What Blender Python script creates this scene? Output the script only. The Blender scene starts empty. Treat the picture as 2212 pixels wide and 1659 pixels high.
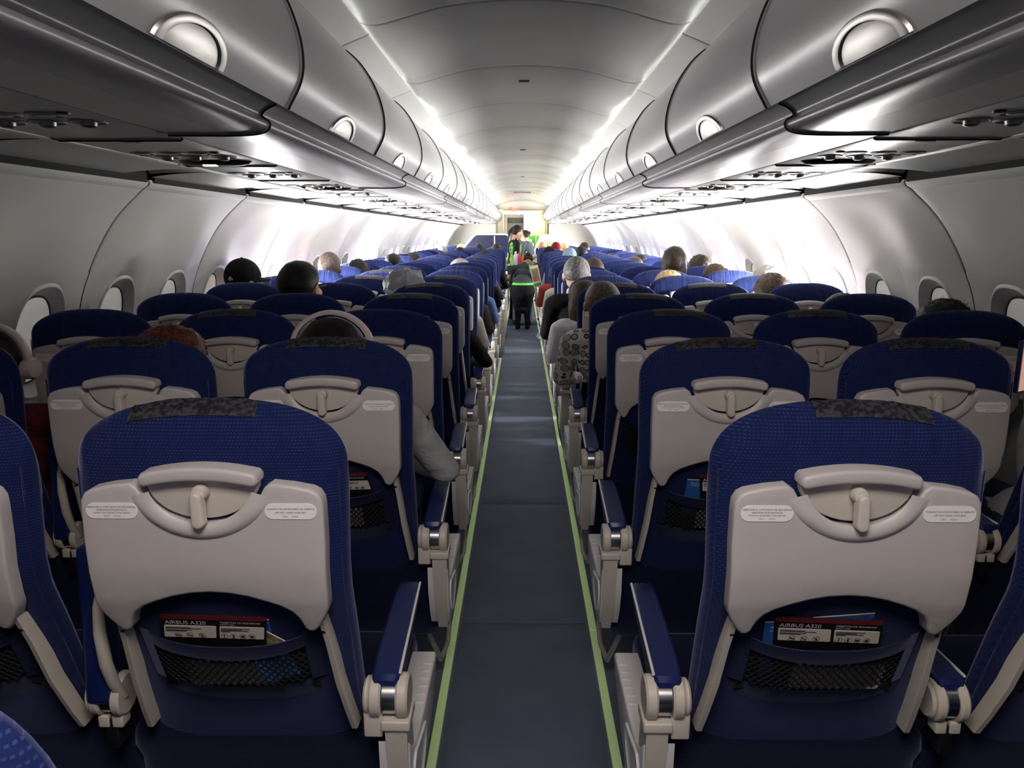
import bpy, bmesh, math, random
from mathutils import Vector, Matrix, noise
R = math.radians
random.seed(7)
S = bpy.context.scene
COL = S.collection

# ------------------------------------------------------------------ camera, exposure, world, large lights
cam_d = bpy.data.cameras.new('camera'); cam = bpy.data.objects.new('camera', cam_d); COL.objects.link(cam)
cam.location = (-0.0105, 0.0, 1.42)
cam.rotation_euler = (R(90 - 11.09), 0, R(0.711))
cam_d.sensor_width = 36; cam_d.lens = 36 * 1660 / 2212; cam_d.clip_start = 0.02; cam_d.clip_end = 100
S.camera = cam
S.view_settings.view_transform = 'Standard'; S.view_settings.look = 'None'
S.view_settings.gamma = 1; S.view_settings.exposure = 0.2
S.view_settings.use_curve_mapping = False
w = bpy.data.worlds.new('world'); S.world = w; w.use_nodes = True
w.node_tree.nodes['Background'].inputs[0].default_value = (0.6, 0.7, 0.9, 1)
w.node_tree.nodes['Background'].inputs[1].default_value = 0.3

def area(name, loc, rot, sx, sy, power, col=(1, 1, 1), spread=180):
    d = bpy.data.lights.new(name, 'AREA'); d.shape = 'RECTANGLE'; d.size = sx; d.size_y = sy
    d.energy = power; d.color = col; d.spread = R(spread)
    o = bpy.data.objects.new(name, d); COL.objects.link(o); o.location = loc; o.rotation_euler = rot
    return o
# ceiling lamps of the cabin part behind the photographer
area('rear_ceiling_light', (0, 0.05, 2.15), (R(8), 0, 0), 0.7, 0.5, 19, (1.0, 0.90, 0.84))
area('rear_ceiling_light', (0, -1.9, 1.9), (R(75), 0, 0), 1.8, 0.3, 6, (0.70, 0.66, 1.0))
# fluorescent cove tubes over the bins: dimmed near the camera, full on further forward
COVE = [(-0.8, .25, (0.72, 0.70, 1.0)), (1.33, .35, (0.80, 0.78, 1.0)), (3.46, 1.1, (0.98, 0.98, 0.95)), (5.6, 5, (1, 0.99, 0.9)),
        (7.7, 22, (1, 0.99, 0.9)), (9.9, 55, (1, 0.99, 0.9)), (12.0, 60, (1, 0.99, 0.9)), (14.1, 55, (1, 0.99, 0.9)), (16.3, 45, (1, 0.99, 0.9)), (18.2, 30, (1, 0.97, 0.85))]
for y, p, c in COVE:
    for s in (-1, 1):
        area('cove_light', (s * 0.612, y, 2.116), (0, R(s * 108), 0), 0.03, 2.05, p * 0.55, c, 170)
# added fill lamp that brightens the vestibule and galley at the front
area('vestibule_fill', (0, 19.75, 1.88), (R(50), 0, 0), 0.9, 0.2, 20, (1, 0.93, 0.75))

# ------------------------------------------------------------------ materials
MATS = {}
def mat(name, color, rough=0.5, metal=0.0, emit=None, estr=0.0, noise_amt=0.0, noise_scale=8.0, bump=0.0, bump_scale=200.0, spec=0.5, sheen=0.0, color2=None, bdist=0.002, stretch=None):
    if name in MATS: return MATS[name]
    m = bpy.data.materials.new(name); m.use_nodes = True
    nt = m.node_tree; b = nt.nodes['Principled BSDF']
    b.inputs['Base Color'].default_value = (*color, 1); b.inputs['Roughness'].default_value = rough
    b.inputs['Metallic'].default_value = metal; b.inputs['Specular IOR Level'].default_value = spec
    if sheen: b.inputs['Sheen Weight'].default_value = sheen
    if emit: b.inputs['Emission Color'].default_value = (*emit, 1); b.inputs['Emission Strength'].default_value = estr
    tc = nt.nodes.new('ShaderNodeTexCoord'); co = tc.outputs['Object']
    if stretch:
        mp = nt.nodes.new('ShaderNodeMapping'); mp.inputs['Scale'].default_value = stretch; nt.links.new(co, mp.inputs['Vector']); co = mp.outputs[0]
    if noise_amt or color2:
        n = nt.nodes.new('ShaderNodeTexNoise'); n.inputs['Scale'].default_value = noise_scale; n.inputs['Detail'].default_value = 4
        nt.links.new(co, n.inputs['Vector'])
        mx = nt.nodes.new('ShaderNodeMix'); mx.data_type = 'RGBA'
        c2 = color2 or tuple(max(0, c * (1 - noise_amt)) for c in color)
        mx.inputs[6].default_value = (*color, 1); mx.inputs[7].default_value = (*c2, 1)
        nt.links.new(n.outputs['Fac'], mx.inputs[0])
        if color2:
            r = nt.nodes.new('ShaderNodeValToRGB'); r.color_ramp.elements[0].position = .42; r.color_ramp.elements[1].position = .6
            nt.links.new(n.outputs['Fac'], r.inputs[0]); nt.links.new(r.outputs[0], mx.inputs[0])
        nt.links.new(mx.outputs[2], b.inputs['Base Color'])
    if bump:
        n = nt.nodes.new('ShaderNodeTexNoise'); n.inputs['Scale'].default_value = bump_scale; n.inputs['Detail'].default_value = 3
        nt.links.new(co, n.inputs['Vector'])
        bp = nt.nodes.new('ShaderNodeBump'); bp.inputs['Strength'].default_value = bump; bp.inputs['Distance'].default_value = bdist
        nt.links.new(n.outputs['Fac'], bp.inputs['Height']); nt.links.new(bp.outputs[0], b.inputs['Normal'])
    MATS[name] = m; return m

def mth(nt, op, a, b=None, c=None):
    n = nt.nodes.new('ShaderNodeMath'); n.operation = op
    for i, v in enumerate((a, b, c)):
        if v is None: continue
        if isinstance(v, (int, float)): n.inputs[i].default_value = v
        else: nt.links.new(v, n.inputs[i])
    return n.outputs[0]

def fabric(name, base, dash, pitch=0.0062, pleats=True):
    """seat cloth woven with rows of small pale stitches; gathered folds near the top of the cover"""
    m = bpy.data.materials.new(name); m.use_nodes = True; nt = m.node_tree; b = nt.nodes['Principled BSDF']
    b.inputs['Roughness'].default_value = 0.85; b.inputs['Sheen Weight'].default_value = 0.45; b.inputs['Sheen Roughness'].default_value = 0.4
    b.inputs['Sheen Tint'].default_value = (0.55, 0.58, 1.0, 1); b.inputs['Specular IOR Level'].default_value = 0.15
    tc = nt.nodes.new('ShaderNodeTexCoord'); sp = nt.nodes.new('ShaderNodeSeparateXYZ'); nt.links.new(tc.outputs['Object'], sp.inputs[0])
    zr = mth(nt, 'DIVIDE', sp.outputs[2], pitch)
    row = mth(nt, 'FLOOR', zr); fz = mth(nt, 'FRACT', zr)
    shift = mth(nt, 'MULTIPLY', mth(nt, 'MODULO', row, 2.0), 0.5)
    xy = mth(nt, 'ADD', sp.outputs[0], mth(nt, 'MULTIPLY', sp.outputs[1], 0.8))
    fx = mth(nt, 'FRACT', mth(nt, 'ADD', mth(nt, 'DIVIDE', xy, pitch * 1.15), shift))
    d = mth(nt, 'MULTIPLY', mth(nt, 'LESS_THAN', fx, 0.55), mth(nt, 'LESS_THAN', fz, 0.30))
    n = nt.nodes.new('ShaderNodeTexNoise'); n.inputs['Scale'].default_value = 40; nt.links.new(tc.outputs['Object'], n.inputs['Vector'])
    d = mth(nt, 'MULTIPLY', d, mth(nt, 'MULTIPLY_ADD', n.outputs['Fac'], 1.4, -0.25))
    mx = nt.nodes.new('ShaderNodeMix'); mx.data_type = 'RGBA'
    mx.inputs[6].default_value = (*base, 1); mx.inputs[7].default_value = (*dash, 1)
    nt.links.new(d, mx.inputs[0]); nt.links.new(mx.outputs[2], b.inputs['Base Color'])
    h = mth(nt, 'MULTIPLY', d, 0.0006)
    if pleats:
        n2 = nt.nodes.new('ShaderNodeTexNoise'); n2.noise_dimensions = '2D'; n2.inputs['Scale'].default_value = 1; n2.inputs['Detail'].default_value = 2
        cb = nt.nodes.new('ShaderNodeCombineXYZ'); oi = nt.nodes.new('ShaderNodeObjectInfo')
        nt.links.new(mth(nt, 'MULTIPLY_ADD', sp.outputs[0], 34, mth(nt, 'MULTIPLY', oi.outputs['Random'], 50)), cb.inputs[0])
        nt.links.new(mth(nt, 'MULTIPLY', sp.outputs[2], 6), cb.inputs[1]); nt.links.new(cb.outputs[0], n2.inputs['Vector'])
        mask = mth(nt, 'MINIMUM', mth(nt, 'MAXIMUM', mth(nt, 'DIVIDE', mth(nt, 'SUBTRACT', sp.outputs[2], 1.0), 0.06), 0.0), 1.0)
        h = mth(nt, 'ADD', h, mth(nt, 'MULTIPLY', mth(nt, 'MULTIPLY', n2.outputs['Fac'], mask), 0.008))
    bp = nt.nodes.new('ShaderNodeBump'); bp.inputs['Distance'].default_value = 1.0; bp.inputs['Strength'].default_value = 0.8
    nt.links.new(h, bp.inputs['Height']); nt.links.new(bp.outputs[0], b.inputs['Normal'])
    MATS[name] = m; return m

SEAT = fabric('navy_seat_cloth', (0.0045, 0.0115, 0.066), (0.04, 0.055, 0.19), pitch=0.0050)
CUSH = fabric('navy_cushion_cloth', (0.003, 0.0055, 0.028), (0.03, 0.036, 0.11), pleats=False)
TRAY = mat('pale_tray_plastic', (0.54, 0.505, 0.49), 0.42, bump=0.10, bump_scale=700)
LATCH = mat('cream_latch_plastic', (0.62, 0.57, 0.50), 0.40)
FRAME = mat('cream_frame_plastic', (0.66, 0.61, 0.53), 0.40, noise_amt=.12, noise_scale=14)
SHROUD = mat('white_shroud_plastic', (0.82, 0.80, 0.80), 0.38)
ARMPAD = mat('blue_armrest_pad', (0.008, 0.018, 0.105), 0.36, bump=.05, bump_scale=900)
STEEL = mat('brushed_steel', (0.55, 0.54, 0.53), 0.24, 1.0)
DISH = mat('satin_handle_metal', (0.50, 0.49, 0.46), 0.42, 1.0)
DSTEEL = mat('dull_steel', (0.30, 0.29, 0.27), 0.38, 1.0)
BLACK = mat('black_plastic', (0.008, 0.008, 0.010), 0.4)
GAP = mat('dark_gap', (0.012, 0.012, 0.013), 0.9)
NET = mat('black_net_cord', (0.006, 0.006, 0.010), 0.8)
TAPE = mat('worn_black_tape', (0.012, 0.012, 0.014), 0.35, color2=(0.045, 0.047, 0.055), noise_scale=130, bump=.5, bump_scale=90)
STICK = mat('placard_white', (0.92, 0.90, 0.87), 0.5)
INK = mat('placard_ink', (0.04, 0.035, 0.03), 0.6)
PAPER = mat('card_paper', (0.72, 0.66, 0.58), 0.5)
WHITE = mat('white_print', (0.85, 0.82, 0.78), 0.5)
CARDK = mat('card_black', (0.010, 0.010, 0.012), 0.35)
CARDR = mat('card_maroon', (0.16, 0.022, 0.025), 0.4)
LBLUE = mat('leaflet_blue', (0.03, 0.13, 0.42), 0.4)
PHOTO = mat('leaflet_photo', (0.10, 0.14, 0.04), 0.5, color2=(0.45, 0.33, 0.18), noise_scale=60)
WALL = mat('sidewall_plastic', (0.64, 0.63, 0.60), 0.36, noise_amt=.05, noise_scale=1.5)
CEIL = mat('ceiling_plastic', (0.45, 0.45, 0.43), 0.34, noise_amt=.06, noise_scale=1.2)
STRIPM = mat('ceiling_strip_plastic', (0.55, 0.55, 0.53), 0.4)
BIND = mat('bin_door_plastic', (0.44, 0.44, 0.45), 0.33, noise_amt=.06, noise_scale=3)
BINR = mat('bin_rail_plastic', (0.38, 0.375, 0.385), 0.34, noise_amt=.25, noise_scale=9)
PSU = mat('service_panel_plastic', (0.54, 0.53, 0.52), 0.36, noise_amt=.12, noise_scale=6)
SHADE = mat('window_shade_glow_plastic', (0.70, 0.69, 0.65), 0.5, emit=(1, .98, .92), estr=0.13)  # faint emission imitates daylight glowing through the closed shades
BULK = mat('bulkhead_plastic', (0.70, 0.68, 0.62), 0.5)
SKYP = mat('daylight_pane', (0.8, 0.9, 1.0), 0.3, emit=(1.0, 0.98, 0.95), estr=230)
SKYF = mat('daylight_pane_far', (0.8, 0.9, 1.0), 0.3, emit=(1.0, 0.98, 0.95), estr=190)
STRIP = mat('photoluminescent_strip', (0.78, 0.92, 0.48), 0.45, emit=(.62, .9, .35), estr=.10, noise_amt=.1, noise_scale=20)
LAMP = mat('warm_lamp', (1, .9, .7), 0.4, emit=(1, .86, .62), estr=18)
SIGNL = mat('lit_sign', (1, .9, .7), 0.4, emit=(1, .92, .75), estr=12)
COOL = mat('cool_lamp', (1, 1, 1), 0.4, emit=(.45, .65, 1), estr=12)
REDL = mat('red_sign_lamp', (.9, .1, .08), 0.4, emit=(1, .12, .08), estr=3)

def floor_mat():
    m = mat('aisle_carpet', (0.040, 0.050, 0.085), 0.85)
    nt = m.node_tree; b = nt.nodes['Principled BSDF']; tc = nt.nodes.new('ShaderNodeTexCoord')
    n = nt.nodes.new('ShaderNodeTexNoise'); n.inputs['Scale'].default_value = 900; n.inputs['Detail'].default_value = 2
    n3 = nt.nodes.new('ShaderNodeTexNoise'); n3.inputs['Scale'].default_value = 5; n3.inputs['Detail'].default_value = 5
    nt.links.new(tc.outputs['Object'], n.inputs['Vector']); nt.links.new(tc.outputs['Object'], n3.inputs['Vector'])
    r = nt.nodes.new('ShaderNodeValToRGB'); r.color_ramp.elements[0].position = .3; r.color_ramp.elements[1].position = .75
    r.color_ramp.elements[0].color = (0.085, 0.110, 0.170, 1); r.color_ramp.elements[1].color = (0.155, 0.190, 0.270, 1)
    nt.links.new(mth(nt, 'MULTIPLY_ADD', n.outputs['Fac'], .5, mth(nt, 'MULTIPLY', n3.outputs['Fac'], .5)), r.inputs[0])
    nt.links.new(r.outputs[0], b.inputs['Base Color']); b.inputs['Roughness'].default_value = .62
    bp = nt.nodes.new('ShaderNodeBump'); bp.inputs['Strength'].default_value = .5; bp.inputs['Distance'].default_value = .001
    nt.links.new(n.outputs['Fac'], bp.inputs['Height']); nt.links.new(bp.outputs[0], b.inputs['Normal'])
    return m
CARPET = floor_mat()

# ------------------------------------------------------------------ mesh helpers
class MB:
    def __init__(self): self.v = []; self.f = []; self.m = []; self.mats = []
    def mi(self, m):
        if m not in self.mats: self.mats.append(m)
        return self.mats.index(m)
    def add(self, vs, fs, m=None):
        b = len(self.v); self.v += [tuple(p) for p in vs]; k = self.mi(m) if m else 0
        for f in fs: self.f.append(tuple(b + i for i in f)); self.m.append(k)
    def box(self, c, s, m=None, bev=0.0, M=None):
        bm = bmesh.new(); bmesh.ops.create_cube(bm, size=1)
        for v in bm.verts: v.co = Vector((v.co.x * s[0], v.co.y * s[1], v.co.z * s[2]))
        if bev: bmesh.ops.bevel(bm, geom=bm.edges[:], offset=bev, segments=3, affect='EDGES', profile=.5)
        T = Matrix.Translation(c) if M is None else Matrix.Translation(c) @ M
        vs = [T @ v.co for v in bm.verts]; bm.verts.index_update()
        self.add(vs, [[v.index for v in f.verts] for f in bm.faces], m); bm.free()
    def grid(self, rows, m=None, flip=False, close=False):
        n = len(rows[0]); vs = [p for r in rows for p in r]; fs = []
        for i in range(len(rows) - 1):
            for j in range(n if close else n - 1):
                a, b, c, d = i * n + j, i * n + (j + 1) % n, (i + 1) * n + (j + 1) % n, (i + 1) * n + j
                fs.append((a, d, c, b) if flip else (a, b, c, d))
        self.add(vs, fs, m)
    def tube(self, pts, r, m=None, seg=10, caps=True, flat=1.0):
        pts = [Vector(p) for p in pts]; rs = r if isinstance(r, (list, tuple)) else [r] * len(pts); rows = []; up = None
        for i, p in enumerate(pts):
            t = (pts[min(i + 1, len(pts) - 1)] - pts[max(i - 1, 0)]).normalized()
            if up is None:
                up = Vector((0, 0, 1)) if abs(t.z) < .9 else Vector((1, 0, 0))
            a = t.cross(up).normalized(); bb = a.cross(t).normalized(); up = bb
            rows.append([p + a * math.cos(2 * math.pi * k / seg) * rs[i] + bb * math.sin(2 * math.pi * k / seg) * rs[i] * flat for k in range(seg)])
        b = len(self.v); self.grid(rows, m, close=True)
        if caps:
            n = len(rows); self.f.append(tuple(b + k for k in range(seg))[::-1]); self.m.append(self.mi(m) if m else 0)
            self.f.append(tuple(b + (n - 1) * seg + k for k in range(seg))); self.m.append(self.mi(m) if m else 0)
    def lathe(self, prof, m=None, seg=24, M=Matrix()):
        rows = [[M @ Vector((r * math.cos(2 * math.pi * k / seg), r * math.sin(2 * math.pi * k / seg), z)) for k in range(seg)] for r, z in prof]
        self.grid(rows, m, close=True)
    def prism(self, poly, y0, y1, m=None, fn=None, bev=0.0, sub=0):
        """outline poly [(x,z)] extruded from y0 (rear) to y1; fn(x,z) adds a y offset"""
        bm = bmesh.new(); a = [bm.verts.new((x, y0, z)) for x, z in poly]; fa = bm.faces.new(a)
        r = bmesh.ops.extrude_face_region(bm, geom=[fa])
        for v in [g for g in r['geom'] if isinstance(g, bmesh.types.BMVert)]: v.co.y = y1
        bmesh.ops.recalc_face_normals(bm, faces=bm.faces)
        if bev:
            ed = [e for e in bm.edges if all(abs(v.co.y - y0) < 1e-6 for v in e.verts)]
            bmesh.ops.bevel(bm, geom=ed, offset=bev, segments=3, affect='EDGES', profile=.5, clamp_overlap=True)
        if fn or sub:
            bmesh.ops.triangulate(bm, faces=bm.faces)
            for _ in range(sub):
                ed = [e for e in bm.edges if e.calc_length() > 0.035]
                if ed: bmesh.ops.subdivide_edges(bm, edges=ed, cuts=1); bmesh.ops.triangulate(bm, faces=bm.faces)
            if fn:
                for v in bm.verts: v.co.y += fn(v.co.x, v.co.z)
        bm.verts.index_update(); self.add([v.co.copy() for v in bm.verts], [[v.index for v in f.verts] for f in bm.faces], m); bm.free()
    def text(self, s, size, M, m, align='CENTER'):
        cu = bpy.data.curves.new('t', 'FONT'); cu.body = s; cu.size = size; cu.align_x = align; cu.align_y = 'CENTER'; cu.resolution_u = 2
        o = bpy.data.objects.new('t', cu); COL.objects.link(o)
        me = bpy.data.meshes.new_from_object(o.evaluated_get(bpy.context.evaluated_depsgraph_get()))
        self.add([M @ v.co for v in me.vertices], [list(p.vertices) for p in me.polygons], m)
        bpy.data.objects.remove(o); bpy.data.meshes.remove(me); bpy.data.curves.remove(cu)
    def mesh(self, name, smooth=True, ang=40):
        me = bpy.data.meshes.new(name); me.from_pydata(self.v, [], self.f)
        for mm in self.mats: me.materials.append(mm)
        me.polygons.foreach_set('material_index', self.m)
        bm = bmesh.new(); bm.from_mesh(me)
        if smooth:
            for f in bm.faces: f.smooth = True
            for e in bm.edges:
                if len(e.link_faces) == 2 and e.calc_face_angle(0) > R(ang): e.smooth = False
        bm.to_mesh(me); bm.free(); me.update()
        return me

def obj(name, me, parent=None, loc=(0, 0, 0), rot=(0, 0, 0)):
    if isinstance(me, MB): me = me.mesh(name)
    o = bpy.data.objects.new(name, me); COL.objects.link(o); o.location = loc; o.rotation_euler = rot
    if parent: o.parent = parent
    return o
def tag(o, label, cat, group=None):
    o['label'] = label; o['category'] = cat
    if group: o['group'] = group
    return o
def thing(name, label, cat, loc=(0, 0, 0), rz=0, group=None):
    o = bpy.data.objects.new(name, None); COL.objects.link(o); o.location = loc; o.rotation_euler = (0, 0, rz); o.empty_display_size = .1
    return tag(o, label, cat, group)
def struct(name, mb, loc=(0, 0, 0)):
    o = obj(name, mb, None, loc); o['kind'] = 'structure'; return o
def lerp(tab, x):
    if x <= tab[0][0]: return tab[0][1]
    for (a, p), (b, q) in zip(tab, tab[1:]):
        if x <= b: return p + (q - p) * (x - a) / (b - a)
    return tab[-1][1]
def smooth_tab(pts, n):
    """Catmull-Rom through pts, n samples per span"""
    P = [Vector(p) for p in pts]; P = [2 * P[0] - P[1]] + P + [2 * P[-1] - P[-2]]; out = []
    for i in range(1, len(P) - 2):
        for k in range(n):
            t = k / n; a, b, c, d = P[i - 1:i + 3]
            out.append(.5 * ((2 * b) + (c - a) * t + (2 * a - 5 * b + 4 * c - d) * t * t + (3 * b - a - 3 * c + d) * t ** 3))
    out.append(P[-2]); return out
ORD = ['zeroth', 'first', 'second', 'third', 'fourth', 'fifth', 'sixth', 'seventh', 'eighth', 'ninth', 'tenth', 'eleventh', 'twelfth', 'thirteenth', 'fourteenth',
       'fifteenth', 'sixteenth', 'seventeenth', 'eighteenth', 'nineteenth', 'twentieth', 'twenty-first', 'twenty-second', 'twenty-third', 'twenty-fourth', 'twenty-fifth']

# ------------------------------------------------------------------ shell
Y0, Y1 = -2.4, 18.9
BAY = 1.066; SEAM0 = 3.03      # sidewall panel seams
PITCH = 0.735; ROW1 = 1.135    # seat rows

def strip_panels(mb, prof, seams, m, gap=.0025, curl=.006, side=1, ysub=4, off=None, thick=None):
    """panels of the cross-section prof between successive y seams, edges curled back so the joints read as lines"""
    pr = [Vector((p[0], p[1])) for p in prof]; N = []
    for i in range(len(pr)):
        t = pr[min(i + 1, len(pr) - 1)] - pr[max(i - 1, 0)]; N.append(Vector((-t.y, t.x)).normalized())
    for a, b in zip(seams, seams[1:]):
        ys = [(a + gap, curl), (a + gap + .001, curl * .45), (a + gap + .004, curl * .1), (a + gap + .009, 0)]
        ys += [(a + (b - a) * k / ysub, 0) for k in range(1, ysub)]
        ys += [(b - gap - .009, 0), (b - gap - .004, curl * .1), (b - gap - .001, curl * .45), (b - gap, curl)]
        rows = []
        for y, c in ys:
            row = []
            for p, n in zip(pr, N):
                q = p - n * c; o = off(y, q) if off else 0
                row.append((side * (q.x + o), y, q.y))
            rows.append(row)
        mb.grid(rows[1:-1], m, flip=(side > 0)); mb.grid(rows[:2], GAP, flip=(side > 0)); mb.grid(rows[-2:], GAP, flip=(side > 0))

# floor
mb = MB(); mb.box((0, (Y0 + 21) / 2, -.03), (3.9, 21 - Y0, .06), CARPET)
fl = struct('floor', mb)
mb = MB()
seams = [1.72, 2.62, 3.9, 5.15, 6.6, 8.1, 9.8]
a = Y0
for s in seams + [20.9]:
    n = 12; rows = []
    ys = [a + .004, a + .010] + [a + (s - a) * k / n for k in range(1, n)] + [s - .010, s - .004]
    for y in ys:
        e = min(y - a, s - y); row = []
        for k in range(9):
            x = -.225 + .45 * k / 8
            row.append((x, y, .0065 - (.004 if e < .006 else 0) + .0012 * math.sin(y * 9 + x * 5)))
        rows.append(row)
    mb.grid(rows, CARPET); a = s
tag(obj('aisle_carpet', mb), 'dark blue-grey carpet runner in cut lengths along the aisle floor', 'carpet')
for s, nm in ((-1, 'left'), (1, 'right')):
    mb = MB(); y = Y0
    while y < 17.5:
        L = 1.22 + (.02 if s > 0 else 0); mb.box((s * .252, y + L / 2, .006), (.026, L - .003, .012), STRIP, .003); y += L
    tag(obj('floor_marking_strip', mb), 'pale yellow-green glow strip on the floor along the %s edge of the aisle' % nm, 'floor strip', 'glow strips along the aisle')

WP = smooth_tab([(1.74, .0), (1.80, .25), (1.825, .55), (1.82, .80), (1.79, .98), (1.745, 1.16), (1.70, 1.27), (1.635, 1.39), (1.555, 1.50), (1.47, 1.585)], 6)
def wall_at(z):
    for a, b in zip(WP, WP[1:]):
        if z <= b.y: t = (z - a.y) / (b.y - a.y); p = a.lerp(b, max(t, 0)); d = b - a; return p.x, Vector((-d.y, d.x)).normalized()
    return WP[-1].x, Vector((-1, 0))
WZ, WH, WW = 1.03, .205, .150    # window centre height, half height and half width of the surround
NEARW = 2.99                      # y of one window centre
def wall_mesh(side):
    mb = MB()
    k0 = int((Y0 - SEAM0) // BAY)
    seams = [SEAM0 + BAY * k for k in range(k0, 18)]
    def flute(y, z):
        u = ((y - SEAM0) % (BAY / 2)) / (BAY / 2); m = max(0, min(1, (z - .9) / .25)) * max(0, min(1, (1.58 - z) / .12))
        return .010 * m * math.cos(2 * math.pi * u)
    lo = [p for p in WP if p.y < .80] + [Vector((wall_at(.80)[0], .80))]
    hi = [Vector((wall_at(1.27)[0], 1.27))] + [p for p in WP if p.y > 1.29]
    strip_panels(mb, lo, seams, WALL, side=side, ysub=8)
    strip_panels(mb, hi, seams, WALL, side=side, ysub=16, curl=.010, gap=.0035, off=lambda y, q: flute(y, q.y))
    # window bays: rectangle z .80-1.27 with concentric rings down into the recess
    for a, b in zip(seams, seams[1:]):
        for h in (0, 1):
            ya, yb = a + BAY / 2 * h, a + BAY / 2 * (h + 1); cy = (ya + yb) / 2; N = 48; rings = []
            for sc, dep, sq in ((None, 0, 0), (1.16, 0, 1), (1.04, 0, 1), (1.015, -.006, 1), (.985, -.007, 1), (.955, .0, 1), (.93, .006, 1), (.88, .016, 1), (.82, .027, 1), (.77, .032, 1), (.74, .034, 1), (0.3, .034, 1)):
                ring = []
                for k in range(N):
                    t = 2 * math.pi * k / N; c, s = math.cos(t), math.sin(t)
                    if sc is None:
                        q = 1 / max(abs(c), abs(s)); y = cy + c * q * (BAY / 4); z = 1.035 + s * q * .235
                        if y - ya < .003 and h == 0: y = ya + .0035
                        if yb - y < .003 and h == 1: y = yb - .0035
                    else:
                        e = 2 / 2.5; y = cy + WW * sc * math.copysign(abs(c) ** e, c); z = WZ + WH * sc * math.copysign(abs(s) ** e, s)
                    x, n = wall_at(z); ff = flute(y, z) if sc is None or sc > 1.1 else 0
                    p = Vector((x, z)) - n * dep; ring.append((side * (p.x + ff), y, p.y))
                rings.append(ring)
            mb.grid(rings, WALL, flip=(side < 0), close=True)
    return mb
wl = struct('wall_left', wall_mesh(-1)); wr = struct('wall_right', wall_mesh(1))
# dark fuselage behind the joints
for s, nm in ((-1, 'wall_left_backing'), (1, 'wall_right_backing')):
    mb = MB(); mb.grid([[(s * (p[0] + .075), y, p[1]) for p in [(1.78, -.05), (1.86, .5), (1.84, .95), (1.68, 1.35), (1.50, 1.66), (1.28, 1.85), (.9, 2.2), (0, 2.45)]] for y in (Y0, 21)], GAP); struct(nm, mb)
# windows
OPEN_L = {4, 5, 6, 8, 10, 11, 12, 14, 15, 18, 19, 20, 21, 22, 23, 24, 25, 26, 27, 28, 29, 30}
OPEN_R = {3, 4, 5, 7, 8, 10, 11, 12, 13, 14, 15, 16, 18, 20, 21, 22, 23, 24, 25, 26, 27, 28, 29, 30}
def window(side, i, cy):
    e = 2 / 2.5; N = 40
    def ring(sc, dep):
        out = []
        for k in range(N):
            t = 2 * math.pi * k / N; c, s = math.cos(t), math.sin(t)
            y = WW * sc * math.copysign(abs(c) ** e, c); z = WZ + WH * sc * math.copysign(abs(s) ** e, s)
            x, n = wall_at(z); p = Vector((x, z)) - n * dep; out.append((side * p.x, y, p.y))
        return out
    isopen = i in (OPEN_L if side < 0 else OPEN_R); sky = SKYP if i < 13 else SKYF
    o = bpy.data.objects.new('window_%d' % (WC[0]), None); WC[0] += 1; COL.objects.link(o); o.location = (0, cy, 0); o['kind'] = 'structure'
    f = MB(); f.grid([ring(.78, .031), ring(.775, .026), ring(.755, .025), ring(.745, .028), ring(.74, .034)], BLACK if not isopen else WALL, flip=(side < 0), close=True)
    obj('window_gasket', f, o)
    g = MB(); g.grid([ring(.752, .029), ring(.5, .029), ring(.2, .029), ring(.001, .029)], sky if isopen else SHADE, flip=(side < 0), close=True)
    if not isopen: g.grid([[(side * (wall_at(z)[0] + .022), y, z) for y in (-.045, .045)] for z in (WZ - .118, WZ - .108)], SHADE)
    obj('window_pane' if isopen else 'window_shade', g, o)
WC = [1]
k0 = int((Y0 - SEAM0) // (BAY / 2))
for i in range(-8, 31):
    cy = SEAM0 + BAY / 4 + BAY / 2 * (i - 1)
    if cy < 1.2 or cy > Y1 - .8: continue
    for s in (-1, 1): window(s, i, cy)

# wall top trim and valance between sidewall and service panels
for s, nm in ((-1, 'left'), (1, 'right')):
    mb = MB(); seams = [SEAM0 + BAY * k for k in range(-5, 18)]
    strip_panels(mb, [(1.475, 1.582), (1.462, 1.590), (1.448, 1.598), (1.440, 1.610), (1.445, 1.622)], seams, WALL, side=s, gap=.004)
    struct('trim_%d' % (1 if s < 0 else 2), mb)
    mb = MB()
    for a, b in zip(seams, seams[1:]):
        rows = []
        for k in range(33):
            u = k / 32; y = a + .004 + (b - a - .008) * u; cusp = math.exp(-((u - .93) / .055) ** 2)
            row = []
            for j in range(9):
                t = j / 8; x = 1.165 + .27 * t; z = 1.650 - .004 * t - .014 * t ** 3 + .055 * cusp * t ** 2
                row.append((s * x, y, z))
            rows.append(row)
        mb.grid(rows, PSU, flip=(s < 0))
        mb.grid([[(s * 1.435, y, z) for y in (a + .03, b - .03)] for z in (1.61, 1.76)], GAP)
    struct('trim_%d' % (3 if s < 0 else 4), mb)
    mb = MB(); strip_panels(mb, [(1.168, 1.655), (1.166, 1.645), (1.158, 1.641), (1.150, 1.645), (1.149, 1.655)], [SEAM0 - .39 + BAY * k for k in range(-5, 18)], WALL, side=s, gap=.003)
    struct('trim_%d' % (5 if s < 0 else 6), mb)

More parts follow.
